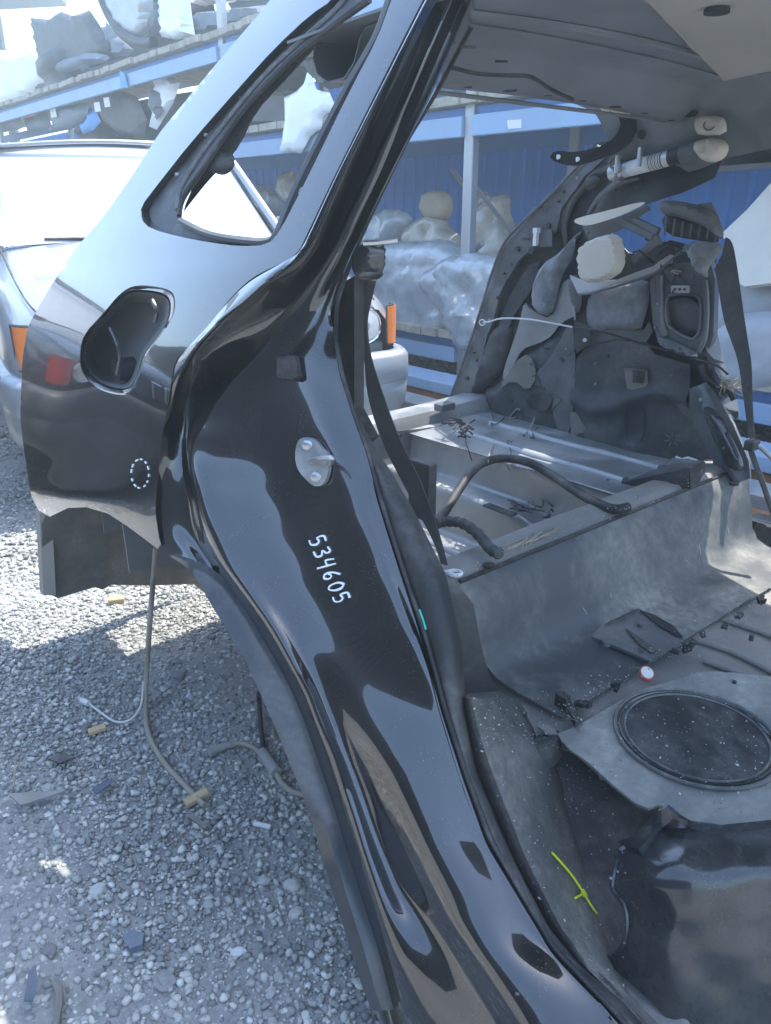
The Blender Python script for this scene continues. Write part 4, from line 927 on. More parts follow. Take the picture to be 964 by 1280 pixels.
tube('tag_mark', crom([P(x, y, v=1.8255) for x, y in ((882, 152), (880, 157), (883, 162), (889, 162), (893, 158))], 4), .0016, 'label_print', CT, segs=5)
# timbers that carry the body
for u, v in ((.35, 1.2), (.5, 1.75), (1.3, 1.3), (1.55, 1.75)):
    q = B(u, v, 0); g_ = gz(q.x, q.y); top = .29 if u < 1 else .285
    o = box('timber_block', Vector((q.x, q.y, (g_ + top) / 2 - .005)), U * .07, V * .16, Z * ((top - g_) / 2 + .005), 'board_wood', bevel=.004)
    tag(o, 'timber block under the ' + {(.35, 1.2): 'footwell', (.5, 1.75): 'far sill', (1.3, 1.3): 'cargo floor', (1.55, 1.75): 'far wheelhouse'}[(u, v)] + ' of the cut car body', 'timber', 'timber blocks under the cut body')
# --- loose things in the body
tube('rubber_hose', crom([P(545, 655, v=1.15), P(556, 640, v=1.2), P(570, 618, v=1.26), P(588, 592, v=1.34), P(606, 578, v=1.42), P(630, 573, v=1.50), P(660, 578, v=1.52), P(690, 594, v=1.52), P(730, 620, z=.54), P(765, 636, z=.55), P(785, 634, z=.55)], 6), .011, 'rubber', segs=10)
tag(bpy.data.objects['rubber_hose'], 'thick black hose arching over the cargo floor steps', 'hose')
t_ = tube('wiring_harness', crom([P(545, 655, v=1.0), P(560, 652, v=1.02), P(578, 654, v=1.02), P(598, 668, v=1.0), P(612, 685, v=.97), P(624, 692, v=.95)], 6), lambda t: .009 + .003 * math.sin(t * 60) ** 2, 'foam_dark', segs=8)
tag(t_, 'frayed black wiring loom curling down onto the crossmember', 'wiring')
wl = []
for k in range(14):
    x0 = 630 + k * 3.6; wl.append(tube_geo(crom([P(x0 + random.uniform(-14, 10), 688 - k * 1.2 + random.uniform(-3, 3), z=.548), P(x0 + 8, 684 - k * 1.2 + random.uniform(-6, 3), z=.556), P(x0 + 22, 676 - k * 1.2 + random.uniform(-4, 5), z=.546)], 4), .0016, 4))
tag(mesh('wire_tangle', *join(wl), 'wire_tan'), 'tangle of thin tan wires on the crossmember', 'wires')
wl = []
for k in range(12):
    a = P(random.uniform(640, 695), random.uniform(628, 650), z=.435); pts = [a + Vector((random.uniform(-.05, .05), random.uniform(-.05, .05), random.uniform(0, .012))) * q for q in (0, .5, 1)]
    wl.append(tube_geo(crom(pts, 3), .0022, 4))
tag(mesh('wire_tangle', *join(wl), 'wire_black'), 'tangle of cut black wires on the cargo floor ledge', 'wires')
wl = []
for k in range(16):
    a = P(random.uniform(562, 580), random.uniform(526, 545), z=.56); pts = [a + Vector((random.uniform(-.04, .04), random.uniform(-.04, .04), random.uniform(-.015, .03))) * q for q in (0, .5, 1)]
    wl.append(tube_geo(crom(pts, 3), .0028, 4))
tag(mesh('wire_tangle', *join(wl), 'wire_black'), 'black wire bundle at the foot of the rear pillar', 'wires')
t_ = mesh('anchor_washer', *join([tube_geo([P(569, 717, z=.546) + Vector((math.cos(a) * .011, math.sin(a) * .009, .001)) for a in [k * math.pi / 8 for k in range(17)]], .004, 6), box_geo(P(563, 715, z=.544), Vector((.010, .004, 0)), Vector((-.002, .005, 0)), Z * .003)]), 'label_white'); tag(t_, 'white plastic anchor ring at the end of the hanging belt', 'fitting')
# black sheet box on the crossmember
def tray():
    e = empty('plastic_box', P(815, 628, z=.53), 'matt black open plastic box standing against the dark insulation', 'box')
    fr = [P(778, 602, v=1.62), P(862, 586, v=1.70), P(862, 612, v=1.70), P(812, 628, v=1.60), P(777, 620, v=1.60)]
    a = P(777, 606, z=.56); pts_top = [P(776, 600, v=1.58), P(832, 571, v=1.72), P(880, 575, v=1.74), P(861, 587, v=1.66)]
    bot = [P(778, 617, v=1.58), P(832, 600, v=1.75), P(880, 600, v=1.75), P(861, 612, v=1.66)]
    vs = [P(777, 603, v=1.62), P(830, 583, v=1.66), P(861, 585, v=1.66), P(861, 611, v=1.66), P(812, 629, v=1.62), P(778, 618, v=1.62)]
    n = len(vs); bk = [q + V * .10 for q in vs]
    mesh('front_panel', vs + [q + V * .004 for q in vs], [tuple(range(n))[::-1], tuple(range(n, 2 * n))] + [(i, (i + 1) % n, (i + 1) % n + n, i + n) for i in range(n)], 'trim_black', e, smooth=False)
    s = [P(861, 585, v=1.66), P(880, 577, v=1.78), P(880, 602, v=1.78), P(861, 611, v=1.66)]
    mesh('side_wall', s + [q - U * .004 for q in s], [(0, 1, 2, 3), (7, 6, 5, 4), (0, 4, 5, 1), (1, 5, 6, 2), (2, 6, 7, 3), (3, 7, 4, 0)], 'trim_black', e, smooth=False)
    s = [P(826, 581, v=1.66), P(862, 584, v=1.66), P(880, 576, v=1.78), P(842, 572, v=1.78)]
    mesh('lid', s + [q - Z * .004 for q in s], [(3, 2, 1, 0), (4, 5, 6, 7), (0, 1, 5, 4), (1, 2, 6, 5), (2, 3, 7, 6), (3, 0, 4, 7)], 'inner_metal', e, smooth=False)
    mesh('torn_edge', *tube_geo([P(845, 571, v=1.78), P(852, 574, v=1.78), P(860, 572, v=1.78), P(872, 576, v=1.78)], .003, 5), 'paper', e)
tray()
e = empty('reflector_disc', P(806, 846, z=.33), 'small round orange rimmed disc lying on the dusty floor', 'reflector')
c = P(808, 842, z=.342); ax = Vector((.1, -.5, .8)).normalized(); mesh('rim', *tube_geo([c - ax * .006, c + ax * .004], .014, 18), 'red_plastic', e); mesh('face', *tube_geo([c + ax * .004, c + ax * .0055], .0115, 18), 'paper', e)

# scratches on the riser mat and grit over the floor
for k in range(26):
    x = random.uniform(640, 930); y0 = interp([(572, 742), (939, 592)], x); y = y0 + random.uniform(18, 85); a = random.gauss(1.2, .5); L2 = random.uniform(5, 20)
    pts = []
    for t in (0, .5, 1): pts.append(P(x + math.cos(a) * L2 * t, y + math.sin(a) * L2 * t + random.uniform(-1, 1), u=lambda v_, z, *_: .868 - (.53 - max(.37, min(.53, z))) * .34 - .002))
    tube('scratch', pts, .0006, 'paper', BODY, segs=4)

sheet('trim_fragment', [(590, 517), (614, 518), (616, 541), (592, 540)], 'bay_metal', BODY, step=8, thick=.01, v=far(.09))
sheet('trim_fragment', [(622, 530), (634, 534), (660, 556), (656, 566), (640, 562), (620, 548)], 'inner_metal', BODY, step=8, thick=.012, v=far(.12))
# ribs pressed in the cargo floor and the sill wall
for v_ in (1.64, 1.80):
    tube('floor_rib', [B(1.02 + .06 * k, v_ + .004 * math.sin(k), .510) for k in range(11)], .018, 'bay_metal', BODY, segs=8)
for v_ in (1.05, 1.20, 1.35):
    tube('floor_rib', [B(1.0 + .065 * k, v_, .292) for k in range(11)], .018, 'bay_metal', BODY, segs=8)
# seams, beads and clip holes of the roof frame
def on_roof(x, y, dz): return P(x, y, z=roofpx(dz))
for u_ in (.2, .45, .7, .92):
    tube('roof_bow_seam', [B(u_, .84 + 1.1 * k / 12, roofz(u_, .84 + 1.1 * k / 12) - .004) for k in range(13)], .006, 'roof_inner', BODY, segs=6)
for k in range(9):
    v_ = .92 + .115 * k; c = B(1.135, v_, roofz(1.135, v_) - .062)
    mesh('header_hole', *tube_geo([c + Z * .006, c - Z * .002], .008 if k % 3 else .014, 12), 'rubber', HDR)
for k in range(8):
    c = B(.25 + .11 * k, 1.925, roofz(.25 + .11 * k, 1.925) - .056); mesh('rail_hole', *tube_geo([c + Z * .006, c - Z * .002], .007 if k % 2 else .012, 12), 'rubber', BODY)
tube('header_bead', [B(1.165, .88 + .1 * k, roofz(1.165, .9) - .058) for k in range(11)], .004, 'roof_inner', BODY, segs=6)
tube('roof_wire', crom([P(x, y, z=1.33) for x, y in ((565, 84), (600, 92), (640, 94), (664, 96), (690, 112), (716, 124))], 4), .003, 'wire_black', BODY, segs=5)

# floor and sill on the far side
grid('floor_base', [[B(u_, 1.12 + .084 * k, .300 + .004 * noise.noise((u_ * 7, k, 0))) for k in range(11)] for u_ in (.04, .15, .26, .37, .48, .59, .69)], 'floor_metal', BODY, solid=.003)
rows = [[B(u_, v_, z_) for v_, z_ in ((1.93, .28), (1.94, .36), (1.96, .385), (2.03, .385), (2.06, .35), (2.07, .22), (2.03, .17), (1.95, .17), (1.93, .28))] for u_ in [-.1 + .095 * k for k in range(11)]]
grid('far_sill', rows, 'black_paint', BODY, solid=.002)

# ------------------------------------------------------------------ silver saloon behind the body
def sedan(shift, paint, bumper, label):
    L_ = P(18, 434, d=2.9); R_ = P(499, 409, d=3.6); mid = (L_ + R_) / 2
    A = (R_ - L_); A.z = 0; A.normalize(); Bk = Vector((-A.y, A.x, 0)); O = Vector((mid.x, mid.y, 0)) + A * shift[0] + Bk * shift[1]
    root = empty('parked_car', O, label, 'car', 'saloon cars parked behind the cut body')
    W = lambda x, y, z: O + A * x + Bk * y + Z * z
    def half(prof): return [(-x, z) for x, z in prof] + [(x, z) for x, z in reversed(prof)][(1 if prof[-1][0] == 0 else 0):]
    st = []  # (y, scale of width, hood z)
    def prof(w_, top, crown, sill=.24): return [(w_ * .93, sill), (w_ * .99, .36), (w_, .52), (w_ * .985, .62), (w_ * .95, top - .06), (w_ * .90, top - .012), (w_ * .80, top + .004), (w_ * .45, top + crown * .8), (0, top + crown)]
    S = [(0.02, .80, .735, .02, .46), (.05, .82, .755, .025, .44), (.14, .845, .785, .03, .3), (.35, .86, .83, .035, .24), (.7, .87, .88, .04, .24), (1.05, .87, .925, .045, .24), (1.32, .87, .96, .045, .24)]
    rows = []
    for y, w_, top, cr, si in S:
        h = half(prof(w_, top, cr, si)); rows.append([W(x, y, z) for x, z in h])
    grid('hood_and_wings', rows, paint, root, solid=.002)
    rows = []
    for y, w_ in ((1.32, .87), (1.8, .875), (2.6, .875), (3.3, .87), (4.0, .85), (4.45, .80), (4.5, .74)):
        h = [(w_ * .93, .24), (w_ * .99, .36), (w_, .55), (w_ * .99, .72), (w_ * .96, .88), (w_ * .90, .96), (w_ * .8, .975)]
        rows.append([W(x, y, z) for x, z in [(-x, z) for x, z in h] + [(x, z) for x, z in reversed(h)]])
    grid('cabin_body', rows, paint, root, solid=.002)
    for s in (-1, 1):   # hood shut lines, wheels
        tube('hood_gap', crom([W(s * x, y, z) for x, y, z in ((.70, .03, .768), (.735, .2, .806), (.76, .6, .878), (.77, 1.28, .966))], 4), .004, 'rubber', root, segs=5)
        for y in (.85, 3.55):
            c = W(s * .74, y, .30); vs, fs = tube_geo([c - A * .09, c - A * .085, c + A * .085, c + A * .09], lambda t: .27 if t in (0, 1) else .30, 28)
            wh_ = mesh('wheel', vs, fs, 'tyre', root); mesh('rim', *tube_geo([c + A * s * .07, c + A * s * .095], .19, 24), 'galvanised', wh_)
    # glasshouse
    zt = 1.515
    def q4(name, pts, mat, n=10, bul=0, par=root):
        a, b, c, d = [Vector(p) for p in pts]; rows = []; nn = (b - a).cross(d - a).normalized()
        for i in range(n + 1):
            t = i / n; p = a.lerp(d, t); q = b.lerp(c, t); rows.append([p.lerp(q, k / n) + nn * bul * (1 - (2 * k / n - 1) ** 2) * (1 - .3 * (2 * t - 1) ** 2) for k in range(n + 1)])
        return grid(name, rows, mat, par, solid=.004)
    q4('windscreen', [W(-.77, 1.36, .972), W(.72, 1.36, .972), W(.60, 2.02, zt - .045), W(-.66, 2.02, zt - .045)], 'screen_glare', bul=.05)
    q4('roof', [W(-.70, 1.99, zt - .035), W(.62, 1.99, zt - .035), W(.58, 3.25, zt - .06), W(-.58, 3.25, zt - .06)], paint, bul=.055)
    tube('screen_trim', crom([W(-.70, 1.985, zt - .035), W(-.3, 1.93, zt - .004), W(0, 1.915, zt + .004), W(.3, 1.93, zt - .004), W(.60, 1.985, zt - .035)], 4), .012, paint, root, segs=6)
    q4('rear_window', [W(.58, 3.25, zt - .06), W(-.58, 3.25, zt - .06), W(-.66, 3.85, .99), W(.66, 3.85, .99)], 'glass_car', bul=-.02)
    for s in (-1, 1):
        q4('side_window', [W(s * .765, 1.40, .965), W(s * .77, 3.7, .965), W(s * .60, 3.2, zt - .06), W(s * .60, 2.02, zt - .05)], 'glass_car', bul=.0)
        tube('screen_pillar', crom([W(s * .77, 1.30, .965), W(s * .70, 1.68, 1.24), W(s * (.64 if s > 0 else .70), 2.0, zt - .04)], 4), .026, paint, root, segs=8)
        tube('window_pillar', [W(s * .77, 2.55, .965), W(s * .605, 2.5, zt - .05)], .025, 'black_plastic', root, segs=6)
        c = W(s * .90, 1.62, 1.05); vs, fs = box_geo(c, A * .095, Bk * .045, Z * .062); mr = mesh('door_mirror', vs, fs, bumper, root, smooth=True, bevel=.025)
        mesh('mirror_arm', *tube_geo([W(s * .79, 1.62, .99), W(s * .86, 1.62, 1.03)], .02, 8), 'black_plastic', mr)
    # wipers
    for x0, x1 in ((-.55, .05), (-.02, .58)):
        wp = tube('wiper', crom([W(x1, 1.27, .985), W((x0 + x1) / 2, 1.33, 1.004), W(x0, 1.37, 1.008)], 4), .008, 'rubber', root, segs=5)
        tube('wiper_arm', [W(x1 + .02, 1.25, .985), W(x1 - .2, 1.31, 1.01)], .012, 'rubber', wp, segs=5)
    c = W(.02, 1.15, .982); mesh('washer_jet', *tube_geo([c, c + Z * .012], .012, 8), 'rubber', root)
    # nose panel, lamps, indicators, grille
    mesh('nose_panel', *box_geo(W(0, .045, .655), A * .70, Bk * .03, Z * .085), 'black_plastic', root, smooth=False, bevel=.01)
    for s in (-1, 1):
        for x in (.44, .645):
            c = W(s * x, .02, .655); vs, fs = tube_geo([c + Bk * .03, c - Bk * .012], .084, 26); hl = mesh('headlamp', vs, fs, 'chrome', root)
            tube('lamp_ring', [c - Bk * .014 + (A * math.cos(a) + Z * math.sin(a)) * .079 for a in [2 * math.pi * k / 28 for k in range(29)]], .006, 'chrome', hl, segs=6)
            rows = [[c - Bk * (.012 + .02 * math.cos(b)) + (A * math.cos(a) + Z * math.sin(a)) * .073 * math.sin(b) for a in [2 * math.pi * k / 24 for k in range(25)]] for b in [math.pi / 2 * i / 6 for i in range(7)]]
            grid('lamp_lens', rows, 'lamp_glass', hl, solid=.002); mesh('bulb_shield', *tube_geo([c - Bk * .012, c - Bk * .02], .022, 14), 'galvanised', hl)
        rows = []
        for i in range(9):
            t = i / 8; x = .745 + .07 * math.sin(t * math.pi / 2); y = -.012 + .10 * (1 - math.cos(t * math.pi / 2)) * 1.0
            rows.append([W(s * x, y, z) for z in (.575, .58, .66, .735, .74)])
        grid('indicator', rows, 'amber' if shift[0] == 0 else 'lens_red', root, solid=.012)
        tube('indicator_bezel', [r_[0] - Z * .004 for r_ in rows] + [r_[-1] + Z * .004 for r_ in reversed(rows)] + [rows[0][0]], .005, 'black_plastic', root, segs=5)
        for k in range(2):
            c = W((.075 if s > 0 else -.075), -.005, .655); 
        kid = box('grille', W(s * .10, .0, .665), A * .075, Bk * .02, Z * .08, 'chrome', root, bevel=.02)
        for k in range(5): box('grille_bar', W(s * (.045 + .028 * k), -.024, .665), A * .005, Bk * .003, Z * .065, 'black_plastic', kid, bevel=0)
    # bumper
    rows = []
    path = [(-.885, .55), (-.885, .22), (-.87, .06), (-.80, -.06), (-.55, -.115), (0, -.135), (.55, -.115), (.80, -.06), (.87, .06), (.885, .22), (.885, .55)]
    for x, y in path:
        k = 1 / max(.2, math.hypot(x, y - .6)); nx, ny = (x * .5, (y - .6)); l = math.hypot(nx, ny); nx /= l; ny /= l
        rows.append([W(x + nx * o, y + ny * o, z) for o, z in ((-.06, .545), (-.005, .54), (.012, .52), (.014, .42), (.004, .405), (.008, .395), (.0, .30), (-.03, .255), (-.08, .245))])
    cols = [crom(c_, 5) for c_ in zip(*rows)]; rows = [list(r_) for r_ in zip(*cols)]
    grid('bumper', rows, bumper, root, solid=.003)
    mesh('valance', *box_geo(W(0, .10, .50), A * .76, Bk * .05, Z * .075), bumper, root, smooth=False, bevel=.01)
    mesh('underside', *box_geo(W(0, 2.2, .27), A * .74, Bk * 2.1, Z * .03), 'black_plastic', root, smooth=False)
    return root
sedan((0, 0), 'silver_paint', 'silver_bumper', 'silver saloon car with twin round headlamps parked behind the cut body')
sedan((-2.25, .1), 'charcoal_paint', 'black_plastic', 'unseen charcoal saloon car added to darken the panel reflections')  # out of view, added as a dark reflection for the quarter panel

# ------------------------------------------------------------------ storage rack along the fence
VR = 3.72
RACK = empty('storage_rack', B(3, VR, 0), 'long blue steel pallet rack with plank shelves along the fence', 'rack')
Z1 = P(640, 166, v=VR).z; Z2 = P(150, 112, v=VR).z; Z0 = P(555, 450, v=VR).z
u_post = P(583, 250, v=VR).dot(U); DEP = 1.05
U0, U1 = -.6, 17
posts = [u_post - 2.6, u_post, P(288, 240, v=VR).dot(U), 13.2]
for u in posts:
    for v in (VR + .03, VR + DEP):
        q = B(u, v, 0); g_ = 0
        box('post', B(u, v, (Z2 + .9) / 2 - .01), U * .038, V * .03, Z * ((Z2 + .9) / 2 + .01), 'galvanised', RACK, bevel=.006)
    for a, b in ((.3, 1.1), (1.1, .35)):
        p = B(u, VR + .06, a + .2); q = B(u, VR + DEP - .03, b + .2); tube('brace', [p, q], .015, 'galvanised', RACK, segs=6)
# diagonal back brace seen behind the pillar
tube('brace', [B(u_post + .06, VR + DEP + .04, .45), B(u_post + 1.25, VR + DEP + .04, Z1 - .1)], .018, 'galvanised', RACK, segs=6)
tube('brace', [B(u_post - .06, VR + .10, .95), B(u_post + 1.3, VR + .5, .35)], .018, 'galvanised', RACK, segs=6)
bm_ = None
for lvl, (zb, hgt) in enumerate(((Z0, .10), (Z1, .115), (Z2, .115))):
    for a, b in zip([U0] + posts, posts + [U1]):
        L2 = (b - a) / 2 - .04
        if L2 <= 0: continue
        box('beam', B((a + b) / 2, VR - .004, zb + hgt / 2), U * L2, V * .022, Z * hgt / 2, 'rack_lightblue', RACK, bevel=.006)
        box('beam_step', B((a + b) / 2, VR + .045, zb + hgt + .024), U * L2, V * .022, Z * .03, 'rack_blue', RACK, bevel=.004)
        box('beam', B((a + b) / 2, VR + DEP + .035, zb + hgt / 2), U * L2, V * .022, Z * hgt / 2, 'rack_blue', RACK, bevel=.006)
    bmesh_board = None
    u = U0 + .1; k = 0
    while u < (U1 - .1 if lvl else 5.4):
        wdt = random.uniform(.12, .15)
        if bmesh_board is None:
            bmesh_board = [box('board', B(u, VR + DEP / 2, zb + hgt + .083), U * .067, V * (DEP / 2 + .06), Z * .026, 'board_wood', RACK, bevel=.003)]
        else:
            o = bmesh_board[0].copy(); COL.objects.link(o); o.parent = RACK
            o.location = B(u, VR + DEP / 2 + random.uniform(-.02, .02), zb + hgt + .083 + random.uniform(0, .006)) - wloc(RACK)
            o.scale = (1, 1, 1); o.rotation_euler = (0, 0, random.uniform(-.01, .01))
        u += .142; k += 1
label = sheet('beam_label', [(634, 150), (652, 149), (652, 160), (635, 161)], 'label_white', RACK, step=8, thick=.002, v=VR - .030)
# rusty and blue steel sections stacked in front of the rack
for k, (v_, z_, w_, h_, mat, lab) in enumerate(((VR - .30, .045, .10, .045, 'rust', 'rusty steel channel lying lowest on the gravel before the rack'), (VR - .30, .135, .12, .035, 'rack_lightblue', 'pale blue steel beam resting on the rusty channel'), (VR - .62, .05, .09, .05, 'galvanised', 'grey weathered steel beam lying on the gravel'), (VR - .86, .035, .08, .035, 'rust', 'thin rusty steel bar on the gravel nearest the cut body'))):
    o = box('steel_beam', B(2.4, v_, z_ - .012), U * 2.6, V * w_, Z * h_, mat, bevel=.006); tag(o, lab, 'steel beam')

# ------------------------------------------------------------------ blue corrugated fence
VF = VR + DEP + .35
FEN = empty('corrugated_fence', B(3, VF, 0), 'blue corrugated metal fence behind the storage rack', 'fence')
def panel_mesh():
    wd = 1.15; n = 8; hgt = 2.35; pts = []
    for k in range(n):
        x = k * wd / n; pts += [(x, 0), (x + .085, 0), (x + .095, -.018), (x + .125, -.018), (x + .135, 0)]
    pts.append((wd + .02, 0)); vs = []; 
    for x, d in pts: vs += [B(0, 0, 0) + U * x + V * d, U * x + V * d + Z * hgt]
    fs = [(2 * i, 2 * i + 1, 2 * i + 3, 2 * i + 2) for i in range(len(pts) - 1)]
    return vs, fs
pv, pf = panel_mesh()
p0 = mesh('panel', [q + B(U0 - 2, VF, 0) for q in pv], pf, 'fence_blue', FEN, smooth=False, solid=.002, base=B(U0 - 2, VF, 0))
for k in range(1, 19):
    o = p0.copy(); COL.objects.link(o); o.parent = FEN; o.location = B(U0 - 2 + 1.15 * k, VF + (.003 if k % 2 else 0), 0) - wloc(FEN)
for k in range(8): box('rail', B(U0 - 2 + 1.4 + 2.8 * k, VF + .05, 1.9), U * 1.39, V * .02, Z * .03, 'rack_blue', FEN)
# unseen second fence, added to darken the reflections in the black paint
FEN_REFL = empty('corrugated_fence', B(2, -3.6, 0), 'unseen dark corrugated fence added to darken the paint reflections', 'fence')
q0 = mesh('panel', [q + B(-7, -3.6, 0) for q in pv], pf, 'fence_refl', FEN_REFL, smooth=False, solid=.002, base=B(-7, -3.6, 0))
for k in range(1, 34):
    o = q0.copy(); COL.objects.link(o); o.parent = FEN_REFL; o.location = B(-7 + 1.15 * k, -3.6 + (.003 if k % 2 else 0), 0) - wloc(FEN_REFL)
# shed far behind at the left: its eave shows at the top corner
SH = empty('open_shed', B(17, 8, 0), 'dark shed roof eave against the bright sky', 'shed')
c = P(-20, -14, d=14.5); box('roof', c + Vector((-2.2, 1.5, .45)), Vector((2.6, .6, .25)), Vector((-.4, 2.2, 0)), Vector((0, 0, .08)), 'shed_roof', SH)
for dx, dy in ((-4, 0), (-.3, 1.0), (-4.4, 3.2)):
    q = c + Vector((dx, dy, 0)); box('post', Vector((q.x, q.y, (c.z + .2) / 2)), Vector((.08, 0, 0)), Vector((0, .08, 0)), Z * ((c.z + .2) / 2), 'shed_roof', SH)

# ------------------------------------------------------------------ goods on the rack
def good(name, outline, mat, label, cat, v, group=None, **kw):
    k = dict(T=.06, edge=14, step=6, rnd=0, power=.35, wr=.03, wf=7); k.update(kw); k['edge'] = k['edge'] if name == 'wrapped_seat' else k['edge'] * .5
    o = pillow(name, outline, mat, v=v, **k); tag(o, label, cat, group); return o
VS = VR + .35
# moulded bumper skins: a bent shell with lip, face and lower spoiler
def bumper_shell(name, u, v, z, L2, rot, tilt, mat, label, hgt=.5, dep=.42):
    prof = [(-.10, 1.0), (0, .97), (.05, .86), (.06, .62), (.03, .56), (.045, .50), (.04, .30), (-.01, .22), (.02, .14), (-.02, .03), (-.12, 0)]
    c_, s_ = math.cos(rot), math.sin(rot); rows = []
    for k in range(19):
        t = k / 9 - 1; x = L2 * (t - .12 * t ** 3) / .88; y = -dep * (1 - abs(t) ** 3.2) + dep * .5; nx, ny = .9 * t ** 3, -(1 - .8 * abs(t) ** 4); l = math.hypot(nx, ny)
        row = []
        for o, h_ in prof:
            if 3 <= k <= 15 and .28 < h_ < .56: o -= .05
            px_, py_, pz_ = x + nx / l * o, y + ny / l * o, hgt * h_
            py2 = py_ * math.cos(tilt) - pz_ * math.sin(tilt); pz2 = py_ * math.sin(tilt) + pz_ * math.cos(tilt)
            row.append(B(u, v, z) + U * (px_ * c_ - py2 * s_) + V * (px_ * s_ + py2 * c_) + Z * pz2)
        rows.append(row)
    o = grid(name, rows, mat, solid=.006); zz = min((o.matrix_basis @ w_.co).z for w_ in o.data.vertices); o.location.z += z + .005 - zz
    tag(o, label, 'bumper', 'bumper skins stored on the rack'); return o
zu = Z2 + .115 + .11; zl = Z1 + .115 + .11
for a in ((11.6, 4.2, zu, .8, .2, .1, 'black_plastic', 'black bumper skin at the far end of the upper shelf'), (9.9, 4.25, zu, .8, -.15, -.2, 'blue_grey_plastic', 'slate bumper skin behind the dark door panel'),
          (8.3, 4.3, zu, .8, .3, .2, 'black_plastic', 'black bumper skin behind the grey arch liner'), (6.6, 4.3, zu, .8, 0, -.1, 'blue_grey_plastic', 'slate bumper skin behind the white wing'),
          (10.8, 4.3, zl, .85, .1, 0, 'black_plastic', 'black bumper skin standing behind the slate one on the lower shelf'), (8.9, 4.35, zl, .85, -.1, .15, 'grey_plastic', 'grey bumper skin behind the brown door panel'),
          (7.2, 4.3, zl, .85, .15, -.1, 'black_plastic', 'black bumper skin behind the pointed white wing'), (4.6, 4.3, zl, .85, 0, .1, 'black_plastic', 'black bumper skin further back on the lower shelf')):
    bumper_shell('bumper', *a)
# upper shelf, left
good('bumper', [(0, 62), (30, 68), (52, 58), (70, 82), (66, 104), (36, 128), (0, 134)], 'white_plastic', 'off white bumper skin at the far end of the upper shelf', 'bumper', VR + .5, T=.14, edge=30)
dc = good('door_card', [(38, 22), (62, 24), (76, 14), (92, 20), (112, 12), (124, 30), (134, 50), (142, 72), (120, 76), (96, 92), (80, 104), (66, 106), (50, 84), (44, 52)], 'black_plastic', 'dark door trim panel standing on the upper shelf', 'door panel', VS, T=.07, edge=10, wr=.02, wf=5)
pillow('armrest', [(62, 76), (90, 72), (112, 64), (140, 70), (130, 78), (104, 84), (80, 92), (60, 96)], 'blue_grey_plastic', dc, v=VS - .09, T=.06, edge=8, rnd=1, step=6)
pillow('handle', [(98, 82), (108, 78), (113, 86), (104, 92)], 'rubber', dc, v=VS - .15, T=.02, edge=5, rnd=2, step=4)
good('door_card', [(36, 70), (50, 76), (58, 100), (64, 110), (44, 118), (38, 96)], 'grey_plastic', 'grey door trim panel leaning behind the dark one on the upper shelf', 'door panel', VS + .1, T=.05, edge=8)
ar = good('wheel_arch_liner', [(122, -4), (140, 26), (158, 46), (182, 52), (192, 30), (194, -20), (120, -30)], 'galvanised', 'grey curved wheel arch liner on the upper shelf', 'arch liner', VS, T=.10, edge=24)
tube('liner_edge', crom([P(x, y, v=VS - .10) for x, y in ((124, -10), (138, 22), (156, 44), (180, 54), (192, 52))], 4), .05, 'black_plastic', ar, segs=8)
good('bumper', [(132, 26), (148, 46), (168, 62), (160, 70), (142, 70), (136, 50)], 'blue_grey_plastic', 'narrow dark plastic duct standing beside the dark door panel', 'duct', VS, T=.05, edge=8)
good('fender', [(200, -10), (236, -10), (240, 20), (244, 44), (222, 50), (202, 46), (200, 20)], 'white_paint', 'glossy white wing panel hanging over the upper shelf edge', 'fender', VR + .1, T=.06, edge=14)
good('fender', [(192, -10), (200, -10), (202, 48), (190, 44)], 'black_plastic', 'thin dark strip between grey liner and white wing', 'trim strip', VR + .16, T=.03, edge=6)
good('bumper', [(240, 18), (262, 6), (300, 2), (340, 0), (360, -20), (240, -30)], 'white_paint', 'white bumper skin lying on the upper shelf', 'bumper', VR + .4, T=.10, edge=14)
good('bumper', [(238, 22), (262, 14), (300, 10), (345, 4), (340, 26), (300, 36), (256, 46), (242, 44)], 'blue_grey_plastic', 'dark grey bumper skin below the white one on the upper shelf', 'bumper', VR + .25, T=.12, edge=12)
# under the upper shelf (hanging and standing on the lower shelf), left
SH2 = [('bumper', [(0, 136), (22, 134), (28, 158), (0, 166)], 'grey_plastic', 'grey bumper end under the upper shelf'),
       ('lamp_cover', [(24, 136), (40, 132), (46, 144), (30, 148)], 'red_plastic', 'small red lamp cover wedged between bumper ends'),
       ('fender', [(30, 148), (46, 142), (58, 136), (66, 162), (34, 164)], 'blue_grey_plastic', 'slate blue wing panel beside the red lamp cover'),
       ('bumper', [(60, 136), (84, 132), (112, 128), (110, 146), (92, 160), (68, 164)], 'blue_grey_plastic', 'slate grey bumper with white sticker on the lower shelf'),
       ('plastic_bag', [(100, 156), (108, 144), (112, 132), (122, 142), (126, 152), (118, 162), (104, 168)], 'blue_bag', 'crumpled bright blue plastic bag among the bumpers'),
       ('door_card', [(116, 118), (130, 110), (150, 112), (172, 122), (184, 150), (180, 172), (150, 168), (128, 150)], 'brown_panel', 'dark brown door panel with white stickers on the lower shelf'),
       ('fender', [(188, 108), (200, 116), (204, 140), (196, 150), (184, 130)], 'grey_plastic', 'grey wing panel edge beside the brown door panel'),
       ('fender', [(190, 82), (226, 102), (216, 130), (196, 162), (186, 158), (196, 122)], 'white_plastic', 'pointed white wing panel standing beside the brown door panel')]
